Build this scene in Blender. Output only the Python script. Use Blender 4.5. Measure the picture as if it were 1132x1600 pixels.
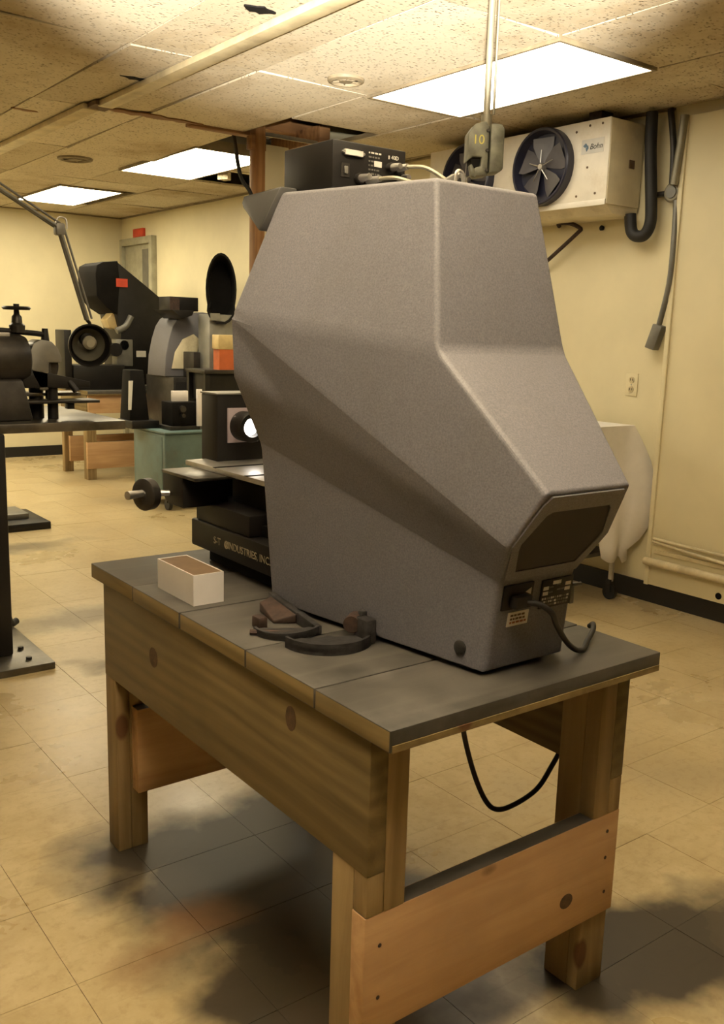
import bpy, bmesh, math, random
from mathutils import Vector, Matrix

# ------------------------------------------------------------------ reset
for o in list(bpy.data.objects):
    bpy.data.objects.remove(o, do_unlink=True)
random.seed(7)
SC = bpy.context.scene
COL = SC.collection

# ------------------------------------------------------------------ camera
FPX, YAW, PITCH, ROLL, CAMH = 1458.2, 0.64929, 0.18830, 0.02893, 1.3598
fw = Vector((math.sin(YAW)*math.cos(PITCH), math.cos(YAW)*math.cos(PITCH), -math.sin(PITCH)))
rt = Vector((math.cos(YAW), -math.sin(YAW), 0))
up = rt.cross(fw)
r2 = math.cos(ROLL)*rt + math.sin(ROLL)*up
u2 = -math.sin(ROLL)*rt + math.cos(ROLL)*up
cam = bpy.data.cameras.new('camera')
cam.sensor_fit = 'HORIZONTAL'; cam.sensor_width = 36.0
cam.lens = 36.0*FPX/1132.0
cam.clip_start = 0.02
camo = bpy.data.objects.new('camera', cam); COL.objects.link(camo)
M3 = Matrix((r2, u2, -fw)).transposed()
camo.matrix_world = Matrix.Translation((0, 0, CAMH)) @ M3.to_4x4()
SC.camera = camo

# ------------------------------------------------------------------ world, exposure
world = bpy.data.worlds.new('world'); SC.world = world
world.use_nodes = True
world.node_tree.nodes['Background'].inputs[0].default_value = (0.9, 0.75, 0.5, 1)
world.node_tree.nodes['Background'].inputs[1].default_value = 0.0
SC.view_settings.view_transform = 'Standard'
SC.view_settings.look = 'None'
SC.view_settings.gamma = 1.0
SC.view_settings.use_curve_mapping = False
SC.view_settings.exposure = 0.0

# photographer's flash head turned up at the ceiling, just above the camera
FLASH_W = 4200.0
sp = bpy.data.lights.new('bounce_flash', 'SPOT')
sp.energy = FLASH_W; sp.color = (1.0, 0.92, 0.80)
sp.spot_size = math.radians(56); sp.spot_blend = 0.22; sp.shadow_soft_size = 0.03
spo = bpy.data.objects.new('bounce_flash', sp); COL.objects.link(spo)
spo.location = (0.0, -0.03, CAMH+0.14)
_d = Vector((math.sin(0.62)*math.cos(math.radians(37)), math.cos(0.62)*math.cos(math.radians(37)), math.sin(math.radians(37))))
spo.rotation_euler = _d.to_track_quat('-Z', 'Y').to_euler()
PANEL_EMIT = 18.0                      # fluorescent diffuser panels, far half of the room
PANEL_NEAR = 5.5                       # panel over the cooling unit, dimmed to keep the right wall darker
PANEL_COL = (1.0, 0.87, 0.60, 1)

# ------------------------------------------------------------------ helpers
def ray(px, py):
    return fw + r2*((px-566.0)/FPX) - u2*((py-800.0)/FPX)
def aty(px, py, Y):
    d = ray(px, py); return Vector((0, 0, CAMH)) + d*(Y/d.y)
def project(P):
    d = Vector(P)-Vector((0, 0, CAMH)); z = d.dot(fw)
    if z < 0.05: return None
    return (566+FPX*d.dot(r2)/z, 800-FPX*d.dot(u2)/z, z)

class MB:
    def __init__(s): s.v = []; s.f = []; s.m = []
    def add(s, vs, fs, mi=0):
        b = len(s.v); s.v += [tuple(x) for x in vs]
        for f in fs: s.f.append([b+i for i in f]); s.m.append(mi)
        return s
    def box(s, x0, x1, y0, y1, z0, z1, mi=0, mis=None):
        vs = [(x0,y0,z0),(x1,y0,z0),(x1,y1,z0),(x0,y1,z0),(x0,y0,z1),(x1,y0,z1),(x1,y1,z1),(x0,y1,z1)]
        fs = [(0,3,2,1),(4,5,6,7),(0,1,5,4),(2,3,7,6),(1,2,6,5),(3,0,4,7)]   # bottom top -y +y +x -x
        b = len(s.v); s.v += vs
        for k, f in enumerate(fs):
            s.f.append([b+i for i in f]); s.m.append(mis[k] if mis else mi)
        return s
    def hexa(s, lo, hi, mi=0):      # two quads (ccw from above), lower and upper
        vs = list(lo)+list(hi)
        return s.add(vs, [(0,3,2,1),(4,5,6,7),(0,1,5,4),(1,2,6,5),(2,3,7,6),(3,0,4,7)], mi)
    def cyl(s, p0, p1, r0, r1=None, n=20, mi=0, caps=True):
        p0 = Vector(p0); p1 = Vector(p1); r1 = r0 if r1 is None else r1
        a = (p1-p0).normalized(); t = Vector((0,0,1)) if abs(a.z) < .9 else Vector((1,0,0))
        u = a.cross(t).normalized(); w = a.cross(u)
        vs = []
        for p, r in ((p0, r0), (p1, r1)):
            for k in range(n):
                c = 2*math.pi*k/n; vs.append(p + u*(r*math.cos(c)) + w*(r*math.sin(c)))
        fs = [(k, (k+1) % n, n+(k+1) % n, n+k) for k in range(n)]
        if caps: fs += [tuple(range(n-1, -1, -1)), tuple(range(n, 2*n))]
        return s.add(vs, fs, mi)
    def lathe(s, prof, org, axis, n=28, mi=0):   # prof: (distance along axis, radius)
        a = Vector(axis).normalized(); org = Vector(org)
        t = Vector((0,0,1)) if abs(a.z) < .9 else Vector((1,0,0))
        u = a.cross(t).normalized(); w = a.cross(u); vs = []
        for d, r in prof:
            for k in range(n):
                c = 2*math.pi*k/n; vs.append(org + a*d + u*(r*math.cos(c)) + w*(r*math.sin(c)))
        fs = []
        for j in range(len(prof)-1):
            for k in range(n):
                fs.append((j*n+k, j*n+(k+1) % n, (j+1)*n+(k+1) % n, (j+1)*n+k))
        return s.add(vs, fs, mi)
    def tube(s, pts, r, n=10, mi=0, smooth=6):
        P = [Vector(p) for p in pts]
        if smooth and len(P) > 2:
            Q = []
            for i in range(len(P)-1):
                a = P[max(i-1,0)]; b = P[i]; c = P[i+1]; d = P[min(i+2,len(P)-1)]
                for k in range(smooth):
                    t = k/smooth
                    Q.append(0.5*((2*b)+(c-a)*t+(2*a-5*b+4*c-d)*t*t+(3*b-a-3*c+d)*t**3))
            Q.append(P[-1]); P = Q
        rs = r if isinstance(r, (list, tuple)) else [r]*len(P)
        T0 = (P[1]-P[0]).normalized(); ref = Vector((0,0,1)) if abs(T0.z) < .9 else Vector((1,0,0))
        u = T0.cross(ref).normalized(); vs = []
        for i, p in enumerate(P):
            T = (P[min(i+1,len(P)-1)]-P[max(i-1,0)]).normalized()
            u = (u - T*u.dot(T)).normalized(); w = T.cross(u)
            for k in range(n):
                c = 2*math.pi*k/n; vs.append(p+u*(rs[i]*math.cos(c))+w*(rs[i]*math.sin(c)))
        m = len(P); fs = []
        for i in range(m-1):
            for k in range(n):
                fs.append((i*n+k, i*n+(k+1) % n, (i+1)*n+(k+1) % n, (i+1)*n+k))
        fs += [tuple(range(n-1,-1,-1)), tuple(range((m-1)*n, m*n))]
        return s.add(vs, fs, mi)
    def prism(s, poly, fn, d0, d1, mi=0, caps=True):   # poly 2d, fn(a,b,d)->xyz
        n = len(poly)
        vs = [fn(a, b, d0) for a, b in poly] + [fn(a, b, d1) for a, b in poly]
        fs = [(k, (k+1) % n, n+(k+1) % n, n+k) for k in range(n)]
        if caps: fs += [tuple(range(n-1,-1,-1)), tuple(range(n, 2*n))]
        return s.add(vs, fs, mi)
    def build(s, name, mats, parent=None, bevel=0, seg=2, smooth=40, label=None):
        if not isinstance(mats, (list, tuple)): mats = [mats]
        if parent is not None:
            org = wloc(parent)
        else:
            xs = [v[0] for v in s.v]; ys = [v[1] for v in s.v]; zs = [v[2] for v in s.v]
            org = Vector(((min(xs)+max(xs))/2, (min(ys)+max(ys))/2, min(zs)))
        me = bpy.data.meshes.new(name)
        me.from_pydata([tuple(Vector(v)-org) for v in s.v], [], s.f)
        for m in mats: me.materials.append(m)
        for p, i in zip(me.polygons, s.m): p.material_index = i
        bm = bmesh.new(); bm.from_mesh(me)
        bmesh.ops.recalc_face_normals(bm, faces=bm.faces)
        if bevel:
            es = [e for e in bm.edges if len(e.link_faces) == 2 and e.calc_face_angle(0) > math.radians(30)]
            bmesh.ops.bevel(bm, geom=es, offset=bevel, offset_type='OFFSET', segments=seg, profile=0.5, affect='EDGES', clamp_overlap=True)
        bm.to_mesh(me); bm.free()
        if smooth:
            for p in me.polygons: p.use_smooth = True
            me.set_sharp_from_angle(angle=math.radians(smooth))
        o = bpy.data.objects.new(name, me); COL.objects.link(o)
        if parent is not None: o.parent = parent
        else: o.location = org
        if label: o['label'] = label
        return o
def wloc(o):
    l = Vector(o.location)
    while o.parent: o = o.parent; l += Vector(o.location)
    return l
def tag(o, label, cat, group=None):
    o['label'] = label; o['category'] = cat
    if group: o['group'] = group
    return o
def thing(name, loc, label, cat, group=None):
    o = bpy.data.objects.new(name, None); COL.objects.link(o); o.location = loc
    o.empty_display_size = .1
    return tag(o, label, cat, group)
def struct(o):
    o['kind'] = 'structure'; return o
def copy_tree(o, parent=None):
    kids = [c for c in bpy.data.objects if c.parent == o]
    c = o.copy(); COL.objects.link(c); c.parent = parent
    for k in kids: copy_tree(k, c)
    return c
def text(body, size, loc, xd, yd, m, parent, name='lettering', extrude=.0004, align='CENTER', shear=0):
    cu = bpy.data.curves.new(name, 'FONT'); cu.body = body; cu.size = size; cu.extrude = extrude
    cu.align_x = align; cu.align_y = 'CENTER'; cu.shear = shear
    t = bpy.data.objects.new(name+'_tmp', cu); COL.objects.link(t)
    bpy.context.view_layer.update()
    me = bpy.data.meshes.new_from_object(t.evaluated_get(bpy.context.evaluated_depsgraph_get()))
    bpy.data.objects.remove(t, do_unlink=True)
    xd = Vector(xd).normalized(); yd = Vector(yd).normalized(); zd = xd.cross(yd)
    R = Matrix((xd, yd, zd)).transposed().to_4x4()
    me.transform(Matrix.Translation(Vector(loc)-wloc(parent)) @ R)
    me.materials.clear(); me.materials.append(m)
    o = bpy.data.objects.new(name, me); COL.objects.link(o); o.parent = parent
    return o

# ------------------------------------------------------------------ materials
class N:
    def __init__(s, name):
        s.mat = bpy.data.materials.new(name); s.mat.use_nodes = True
        s.t = s.mat.node_tree; s.b = s.t.nodes['Principled BSDF']
    def n(s, typ, **kw):
        x = s.t.nodes.new(typ)
        for k, v in kw.items(): setattr(x, k, v)
        return x
    def l(s, a, b): s.t.links.new(a, b)
    def val(s, sock, v):
        if hasattr(v, 'is_linked') or hasattr(v, 'links'): s.l(v, sock)
        else: sock.default_value = v
    def math(s, op, a, b=0.0, c=None, clamp=False):
        x = s.n('ShaderNodeMath', operation=op); x.use_clamp = clamp
        s.val(x.inputs[0], a); s.val(x.inputs[1], b)
        if c is not None: s.val(x.inputs[2], c)
        return x.outputs[0]
    def mix(s, fac, a, b, mode='MIX'):
        x = s.n('ShaderNodeMix', data_type='RGBA', blend_type=mode)
        s.val(x.inputs[0], fac)
        for k, c in ((6, a), (7, b)):
            if isinstance(c, (tuple, list)): x.inputs[k].default_value = (*c[:3], 1)
            else: s.l(c, x.inputs[k])
        return x.outputs[2]
    def coord(s, kind='Object', scale=(1,1,1), rand=0.0):
        tc = s.n('ShaderNodeTexCoord'); mp = s.n('ShaderNodeMapping')
        s.l(tc.outputs[kind], mp.inputs[0]); mp.inputs[3].default_value = scale
        if rand:
            oi = s.n('ShaderNodeObjectInfo'); v = s.n('ShaderNodeVectorMath', operation='SCALE')
            v.inputs[0].default_value = (rand, rand*.7, rand*1.3); s.l(oi.outputs['Random'], v.inputs[3])
            s.l(v.outputs[0], mp.inputs[1])
        return mp.outputs[0]
    def world(s):
        return s.n('ShaderNodeNewGeometry').outputs['Position']
    def noise(s, vec, scale, detail=3, rough=.5, dist=0):
        x = s.n('ShaderNodeTexNoise'); s.l(vec, x.inputs['Vector'])
        x.inputs['Scale'].default_value = scale; x.inputs['Detail'].default_value = detail
        x.inputs['Roughness'].default_value = rough; x.inputs['Distortion'].default_value = dist
        return x.outputs['Fac']
    def ramp(s, fac, a, b, lo=0.0, hi=1.0):
        x = s.n('ShaderNodeMapRange'); x.clamp = True
        s.val(x.inputs[0], fac); x.inputs[1].default_value = a; x.inputs[2].default_value = b
        x.inputs[3].default_value = lo; x.inputs[4].default_value = hi
        return x.outputs[0]
    def bump(s, h, strength, dist=.002):
        x = s.n('ShaderNodeBump'); x.inputs['Strength'].default_value = strength; x.inputs['Distance'].default_value = dist
        s.l(h, x.inputs['Height']); s.l(x.outputs[0], s.b.inputs['Normal'])
    def base(s, c):
        if isinstance(c, (tuple, list)): s.b.inputs['Base Color'].default_value = (*c[:3], 1)
        else: s.l(c, s.b.inputs['Base Color'])

def mat(name, col, rough=.5, metal=0.0, var=.12, vscale=9.0, bump=0.0, bscale=60.0, dirt=None, spec=.5):
    q = N(name); c = q.coord(rand=3.0)
    f = q.noise(c, vscale, 5, .6)
    d = tuple(x*(1-var*2) for x in col); e = tuple(min(1, x*(1+var)) for x in col)
    cc = q.mix(q.ramp(f, .3, .7), d, e)
    if dirt:
        g = q.noise(c, vscale*.6, 6, .7)
        cc = q.mix(q.ramp(g, .52, .72, 0, .7), cc, dirt)
    q.base(cc); q.b.inputs['Roughness'].default_value = rough; q.b.inputs['Metallic'].default_value = metal
    q.b.inputs['Specular IOR Level'].default_value = spec
    if bump: q.bump(q.noise(c, bscale, 3, .6), bump)
    return q.mat

def emit(name, col, strength):
    q = N(name); q.base((.9,.9,.85))
    q.b.inputs['Emission Color'].default_value = col; q.b.inputs['Emission Strength'].default_value = strength
    return q.mat

def wood(name, dark, light, axis, rough=.55, knot=(0.10,0.045,0.02), grime=0.0):
    q = N(name)
    s = [22.0, 22.0, 22.0]; s[axis] = 1.6
    c = q.coord(scale=tuple(s), rand=9.0)
    cl = q.coord(rand=5.0)
    warp = q.noise(cl, 5, 2)
    g = q.noise(c, 1.0, 6, .6, 1.2)
    w = q.n('ShaderNodeTexWave', wave_type='BANDS', bands_direction='XYZ'[(axis+1) % 3])
    w2s = [5.0,5.0,5.0]; w2s[axis] = .55
    q.l(q.coord(scale=tuple(w2s), rand=4.0), w.inputs['Vector'])
    w.inputs['Scale'].default_value = 1.6; w.inputs['Distortion'].default_value = 11.0
    w.inputs['Detail'].default_value = 3; w.inputs['Detail Scale'].default_value = .7
    f = q.math('ADD', q.math('MULTIPLY', g, .80), q.math('MULTIPLY', w.outputs['Fac'], .20))
    col = q.mix(q.ramp(f, .25, .75), dark, light)
    # patches of weathering
    pt = q.noise(cl, 2.5, 4, .6)
    col = q.mix(q.ramp(pt, .45, .75, 0, .45), col, tuple(x*.62 for x in dark))
    # knots
    v = q.n('ShaderNodeTexVoronoi', feature='F1'); ks = [6.2,6.2,6.2]; ks[axis] = 3.2
    q.l(q.coord(scale=tuple(ks), rand=11.0), v.inputs['Vector']); v.inputs['Scale'].default_value = 1.0
    k = q.ramp(v.outputs['Distance'], .09, .13, 1, 0)
    ring = q.ramp(v.outputs['Distance'], .10, .28, .55, 0)
    sel = q.n('ShaderNodeSeparateColor'); q.l(v.outputs['Color'], sel.inputs[0])
    on = q.math('GREATER_THAN', sel.outputs[0], .62)
    col = q.mix(q.math('MULTIPLY', ring, on), col, dark)
    col = q.mix(q.math('MULTIPLY', k, on), col, knot)
    q.base(col); q.b.inputs['Roughness'].default_value = rough
    q.b.inputs['Specular IOR Level'].default_value = .3
    q.bump(f, .25, .001)
    return q.mat

M = {}
M['dimwall'] = mat('unseen_wall_low_bounce', (.30,.25,.17), .6, var=.1)  # unseen walls darkened to cut the light they bounce
M['wall'] = mat('wall_paint', (.74,.665,.44), .5, var=.05, vscale=1.6, bump=.05, bscale=40, spec=.4)
M['wall_panel'] = mat('wall_panel_paint', (.74,.66,.43), .45, var=.05, vscale=1.2, spec=.4)
M['black_base'] = mat('black_vinyl', (.012,.011,.010), .5)
M['deck'] = mat('plenum_dark', (.035,.025,.018), .9)
M['grid'] = mat('ceiling_grid_metal', (.26,.21,.13), .6, var=.2)
M['oldwood'] = wood('plenum_wood', (.16,.075,.03), (.32,.17,.07), 0)
M['postwood'] = wood('post_wood', (.26,.12,.04), (.45,.24,.09), 2)
M['apron'] = wood('apron_wood', (.115,.083,.035), (.225,.163,.070), 1)
M['rail'] = wood('rail_wood', (.42,.245,.115), (.62,.40,.205), 0)
M['legw'] = wood('leg_wood', (.20,.132,.056), (.36,.255,.12), 2)
M['endgrain'] = wood('end_grain', (.135,.095,.038), (.26,.19,.078), 1)
M['black'] = mat('black_paint', (.012,.0105,.0095), .45, var=.2, spec=.3)
M['blackmatte'] = mat('black_matte', (.007,.006,.0055), .8, var=.2, spec=.15)
M['rubber'] = mat('black_rubber', (.014,.013,.012), .6)
M['darksteel'] = mat('dark_steel', (.055,.05,.045), .42, .7, var=.25, bump=.1)
M['steel'] = mat('bright_steel', (.60,.58,.55), .38, .9, var=.15)
M['steeltop'] = mat('worn_steel_top', (.16,.145,.12), .34, .8, var=.35, vscale=5)
M['greymetal'] = mat('grey_metal', (.20,.195,.175), .45, .5)
M['conduit'] = mat('galvanised_conduit', (.24,.22,.16), .45, .4)
M['greybox'] = mat('grey_green_cast_box', (.15,.15,.115), .5, .3, var=.25, vscale=25, bump=.2)
M['white'] = mat('white_card', (.78,.74,.72), .6, var=.03)
M['brown'] = mat('brown_board', (.125,.078,.04), .7, var=.12, vscale=20)
M['cream'] = mat('cream_enamel', (.70,.62,.43), .4, var=.06, dirt=(.42,.34,.2))
M['creamface'] = mat('unit_white_enamel', (.78,.72,.60), .4, var=.04, dirt=(.60,.52,.38))
M['blueblack'] = mat('blue_black_plastic', (.022,.022,.040), .35)
M['blade'] = mat('fan_blade_grey', (.105,.098,.105), .45, .1)
M['cloth'] = mat('white_cloth', (.76,.73,.69), .85, var=.04, bump=.1, bscale=200)
M['teal'] = mat('teal_enamel', (.105,.165,.160), .42, var=.15, vscale=5, dirt=(.10,.09,.06))
M['orange'] = mat('orange_plastic', (.50,.11,.03), .5)
M['red'] = mat('red_plastic', (.62,.07,.03), .5)
M['clear'] = mat('amber_clear_box', (.55,.42,.20), .3)
M['yellow'] = mat('yellow_print', (.62,.55,.12), .5)
M['ink'] = mat('black_ink', (.015,.014,.013), .5)
M['print'] = mat('pale_print', (.62,.60,.55), .5, var=.05)
M['gold'] = mat('gold_print', (.30,.25,.15), .5, var=.3, vscale=60)
M['redprint'] = mat('red_print', (.32,.10,.05), .5)
M['blueprint'] = mat('blue_print', (.10,.16,.22), .5)
M['iron'] = mat('dark_iron', (.055,.052,.052), .45, .5, var=.3, vscale=40, bump=.2)
M['rust'] = mat('rusty_iron', (.050,.028,.020), .7, .2, var=.3, vscale=40)
M['pipe'] = mat('cream_pipe', (.62,.53,.33), .4, dirt=(.35,.27,.15))
M['greydoor'] = mat('grey_door_paint', (.36,.34,.24), .5)
M['lilac'] = mat('pale_plate', (.50,.42,.46), .35, .3)
M['lens'] = emit('lit_lens', (1.0, .93, .86, 1), 14.0)
M['panel'] = emit('light_diffuser', PANEL_COL, PANEL_EMIT)
M['panel_near'] = emit('light_diffuser_dimmed', (1.0, .90, .70, 1), PANEL_NEAR)
M['visor'] = mat('visor_dark', (.05,.048,.045), .5)

def hood_mat():
    q = N('grey_wrinkle_paint'); c = q.coord()
    f = q.noise(c, 300, 3, .6); g = q.noise(c, 6, 5, .65); sm = q.noise(c, 26, 4, .7)
    col = q.mix(q.ramp(f, .32, .68), (.108,.105,.117), (.164,.159,.175))
    col = q.mix(q.ramp(g, .42, .75, 0, .28), col, (.095,.09,.082))
    col = q.mix(q.ramp(sm, .60, .78, 0, .30), col, (.225,.22,.22))
    q.base(col); q.b.inputs['Roughness'].default_value = .52
    q.b.inputs['Specular IOR Level'].default_value = .45
    q.bump(f, .22, .0010)
    return q.mat
M['hood'] = hood_mat()

def greytop_mat():
    q = N('grey_bench_paint'); c = q.coord(rand=2.0); c2 = q.coord(scale=(2,30,30), rand=2.0)
    f = q.noise(c, 7, 6, .65); g = q.noise(c2, 1.0, 5, .6)
    col = q.mix(q.ramp(f, .35, .7), (.034,.031,.026), (.084,.075,.064))
    col = q.mix(q.ramp(g, .5, .8, 0, .4), col, (.115,.103,.086))
    sp_ = q.noise(c, 60, 3, .7)
    col = q.mix(q.ramp(sp_, .70, .74, 0, .7), col, (.035,.03,.025))
    q.base(col); q.l(q.ramp(f, .3, .7, .42, .60), q.b.inputs['Roughness'])
    q.bump(g, .3, .001)
    return q.mat
M['greytop'] = greytop_mat()

def floor_mat():
    q = N('worn_vinyl_tile'); P = q.world(); oi = q.n('ShaderNodeObjectInfo')
    big = q.noise(P, .9, 6, .65); mid = q.noise(P, 3.6, 7, .7); fine = q.noise(P, 34, 5, .7)
    col = q.mix(q.ramp(mid, .3, .72), (.34,.255,.122), (.53,.435,.255))
    col = q.mix(q.ramp(oi.outputs['Random'], 0, 1, 0, .12), col, (.60,.50,.30))
    col = q.mix(q.ramp(fine, .50, .72, 0, .45), col, (.27,.185,.085))
    col = q.mix(q.ramp(big, .54, .74, 0, .62), col, (.165,.12,.065))
    # scuff scratches
    mp = q.n('ShaderNodeMapping'); q.l(P, mp.inputs[0]); mp.inputs[2].default_value = (0,0,.5); mp.inputs[3].default_value = (3,40,1)
    sc = q.noise(mp.outputs[0], 1.5, 3, .5, .6)
    col = q.mix(q.ramp(sc, .64, .80, 0, .5), col, (.16,.11,.06))
    # grime with shade painted in: bench feet, under the bench, beside the machine stand
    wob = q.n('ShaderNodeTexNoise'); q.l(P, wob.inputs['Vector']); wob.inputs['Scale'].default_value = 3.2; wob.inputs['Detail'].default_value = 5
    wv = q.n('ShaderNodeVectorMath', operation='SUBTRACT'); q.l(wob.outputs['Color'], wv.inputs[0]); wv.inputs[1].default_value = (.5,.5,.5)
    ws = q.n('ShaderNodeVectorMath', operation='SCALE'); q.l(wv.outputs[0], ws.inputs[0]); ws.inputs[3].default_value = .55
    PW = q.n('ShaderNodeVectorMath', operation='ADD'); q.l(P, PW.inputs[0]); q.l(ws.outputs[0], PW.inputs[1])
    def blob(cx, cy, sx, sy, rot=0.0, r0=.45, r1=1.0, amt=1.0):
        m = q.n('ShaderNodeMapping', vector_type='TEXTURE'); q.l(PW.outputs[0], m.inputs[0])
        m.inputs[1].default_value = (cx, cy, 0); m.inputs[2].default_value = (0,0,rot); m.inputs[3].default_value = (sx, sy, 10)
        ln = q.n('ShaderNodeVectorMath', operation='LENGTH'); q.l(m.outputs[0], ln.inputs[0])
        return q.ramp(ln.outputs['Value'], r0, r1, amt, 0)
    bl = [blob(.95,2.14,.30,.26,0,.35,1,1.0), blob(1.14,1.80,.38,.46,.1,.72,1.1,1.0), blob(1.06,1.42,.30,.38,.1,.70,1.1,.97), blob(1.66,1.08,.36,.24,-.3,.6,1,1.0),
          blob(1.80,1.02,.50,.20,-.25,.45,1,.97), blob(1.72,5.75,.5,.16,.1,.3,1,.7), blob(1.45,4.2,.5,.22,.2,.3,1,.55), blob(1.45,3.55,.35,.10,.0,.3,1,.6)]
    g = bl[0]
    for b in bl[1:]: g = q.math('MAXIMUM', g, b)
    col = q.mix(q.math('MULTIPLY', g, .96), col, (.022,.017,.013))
    ru = blob(.84,1.80,.20,.12,.2,.2,1,.65)
    col = q.mix(ru, col, (.22,.11,.04))
    ru2 = blob(1.15,1.28,.30,.25,.2,.2,1,.6)
    col = q.mix(ru2, col, (.11,.065,.03))
    q.base(col)
    q.l(q.math('ADD', q.ramp(big, .3, .7, .22, .40), q.math('MULTIPLY', g, .15)), q.b.inputs['Roughness'])
    q.bump(q.math('ADD', q.math('MULTIPLY', fine, .4), q.math('MULTIPLY', big, .6)), .06, .003)
    return q.mat
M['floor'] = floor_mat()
M['joint'] = mat('floor_joint_dirt', (.27,.195,.10), .8)

def ctile_mat():
    q = N('mineral_fibre_tile'); P = q.world(); oi = q.n('ShaderNodeObjectInfo')
    v = q.n('ShaderNodeTexVoronoi', feature='F1'); mp = q.n('ShaderNodeMapping'); q.l(P, mp.inputs[0]); mp.inputs[3].default_value = (1,1.6,1)
    q.l(mp.outputs[0], v.inputs['Vector']); v.inputs['Scale'].default_value = 50
    nz = q.noise(P, 45, 4, .65)
    pit = q.math('MULTIPLY', q.ramp(v.outputs['Distance'], .16, .40, 1, 0), q.ramp(nz, .47, .55))
    stain = q.noise(P, 1.1, 5, .65)
    col = q.mix(q.ramp(oi.outputs['Random'], 0, 1, 0, 1), (.52,.45,.32), (.68,.61,.47))
    col = q.mix(q.ramp(stain, .48, .68, 0, .75), col, (.34,.25,.13))
    col = q.mix(q.math('MULTIPLY', pit, .75), col, (.10,.07,.04))
    q.base(col); q.b.inputs['Roughness'].default_value = .9; q.b.inputs['Specular IOR Level'].default_value = .1
    q.bump(q.math('SUBTRACT', q.math('MULTIPLY', nz, .3), pit), .8, .004)
    return q.mat
M['ctile'] = ctile_mat()

# ================================================================== SETTING
XL, XR, YN, YF, ZC, ZD = -4.60, 4.15, -3.60, 9.87, 2.50, 2.95
# ---- floor with vinyl tiles
fl = struct(MB().box(XL-.1, XR+.1, YN-.1, YF+.1, -.12, -.0035).build('floor', M['joint'], smooth=0))
TX, TY, TS = .597, 1.73, .305
tile_me = None
cells = []
for i in range(-18, 13):
    for j in range(-19, 28):
        x = TX+TS*i; y = TY+TS*j
        x0, x1 = max(x, XL), min(x+TS, XR); y0, y1 = max(y, YN), min(y+TS, YF)
        if x1-x0 < .02 or y1-y0 < .02: continue
        full = x1-x0 > TS-.001 and y1-y0 > TS-.001
        pr = project(((x0+x1)/2, (y0+y1)/2, 0))
        vis = full and pr is not None and -40 < pr[0] < 1172 and pr[1] < 1720
        cells.append((pr[2] if vis else 99, x0, x1, y0, y1))
cells.sort()
rest = MB(); g = .0006
for k, (d, x0, x1, y0, y1) in enumerate(cells):
    if d < 99 and k < 300:
        if tile_me is None:
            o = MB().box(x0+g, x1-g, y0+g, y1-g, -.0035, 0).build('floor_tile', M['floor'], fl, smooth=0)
            tile_me = o.data
            ctr = Vector(((x0+x1)/2, (y0+y1)/2, 0))
            off = ctr - wloc(fl)
            tile_me.transform(Matrix.Translation(-off)); o.location = off
        else:
            o = bpy.data.objects.new('floor_tile', tile_me); COL.objects.link(o); o.parent = fl
            o.location = Vector(((x0+x1)/2, (y0+y1)/2, 0)) - wloc(fl)
        o.location.z += random.uniform(-.0006, .0004)
    else:
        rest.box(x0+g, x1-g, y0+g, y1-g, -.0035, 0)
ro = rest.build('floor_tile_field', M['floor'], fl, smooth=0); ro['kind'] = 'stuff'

# ---- walls
wr = struct(MB().box(XR, XR+.12, YN-.1, YF+.1, 0, ZD).build('wall_right', M['wall'], smooth=0))
wb = struct(MB().box(XL-.12, XR, YF, YF+.12, 0, ZD).build('wall_back', M['wall'], smooth=0))
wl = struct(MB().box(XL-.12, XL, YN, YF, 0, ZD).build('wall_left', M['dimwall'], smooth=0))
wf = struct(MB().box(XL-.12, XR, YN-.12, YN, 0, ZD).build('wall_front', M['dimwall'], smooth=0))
# proud cold-room style panel on the near part of the right wall, with its pipes
PX = 4.105
MB().box(PX, XR, YN, 2.895, .105, ZC-.06).build('wall_panel', M['wall_panel'], wr, bevel=.004)
MB().box(PX-.012, XR, 2.885, 2.91, .105, ZC-.06).build('edge_trim', M['wall'], wr, bevel=.002)
MB().box(PX-.010, PX, .4, 2.86, .28, .300).build('sill_strip', M['pipe'], wr)
MB().tube([(PX-.03,2.86,.362),(PX-.03,2.5,.352),(PX-.03,1.2,.34),(PX-.03,.2,.33)], .009, 10).build('thin_pipe', M['pipe'], wr)
MB().tube([(PX-.028,2.86,.345),(PX-.028,2.5,.318),(PX-.028,1.2,.24)], .009, 10).build('thin_pipe', M['pipe'], wr)
MB().tube([(PX-.03,2.90,.235),(PX-.03,1.5,.235),(PX-.03,.2,.235)], .021, 14).build('pipe', M['pipe'], wr)
MB().cyl((PX-.002,2.478,.14),(PX+.004,2.478,.14), .017).build('port_hole', M['blackmatte'], wr)
struct(MB().box(XR-.012, XR, YN, YF-.9, 0, .105).build('baseboard_right', M['black_base']))
struct(MB().box(XL, XR-.012, YF-.012, YF, 0, .105).build('baseboard_back', M['black_base']))

# ---- doorway in the far end of the right wall
dr = struct(MB().box(XR-.02, XR, 9.06, 9.74, 0, 2.20).build('door_1', M['greydoor'], bevel=.002))
fr = MB().box(XR-.06, XR, 9.74, 9.80, 0, 2.27).box(XR-.06, XR, 9.00, 9.06, 0, 2.27).box(XR-.06, XR, 9.06, 9.74, 2.20, 2.27)
fr.build('door_frame', M['greydoor'], dr, bevel=.004)
MB().box(XR-.024, XR-.02, 9.16, 9.30, .1, 2.15).build('door_pane', M['greymetal'], dr)
MB().cyl((XR-.02,9.13,1.0),(XR-.07,9.13,1.0), .012).cyl((XR-.07,9.13,1.0),(XR-.09,9.13,1.0), .028).build('door_knob', M['steel'], dr)
ex = thing('exit_sign', (XR-.03, 9.38, 2.29), 'small red sign above the doorway in the far corner', 'sign')
MB().box(XR-.035, XR, 9.26, 9.50, 2.275, 2.36).build('body', M['red'], ex, bevel=.004)
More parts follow.
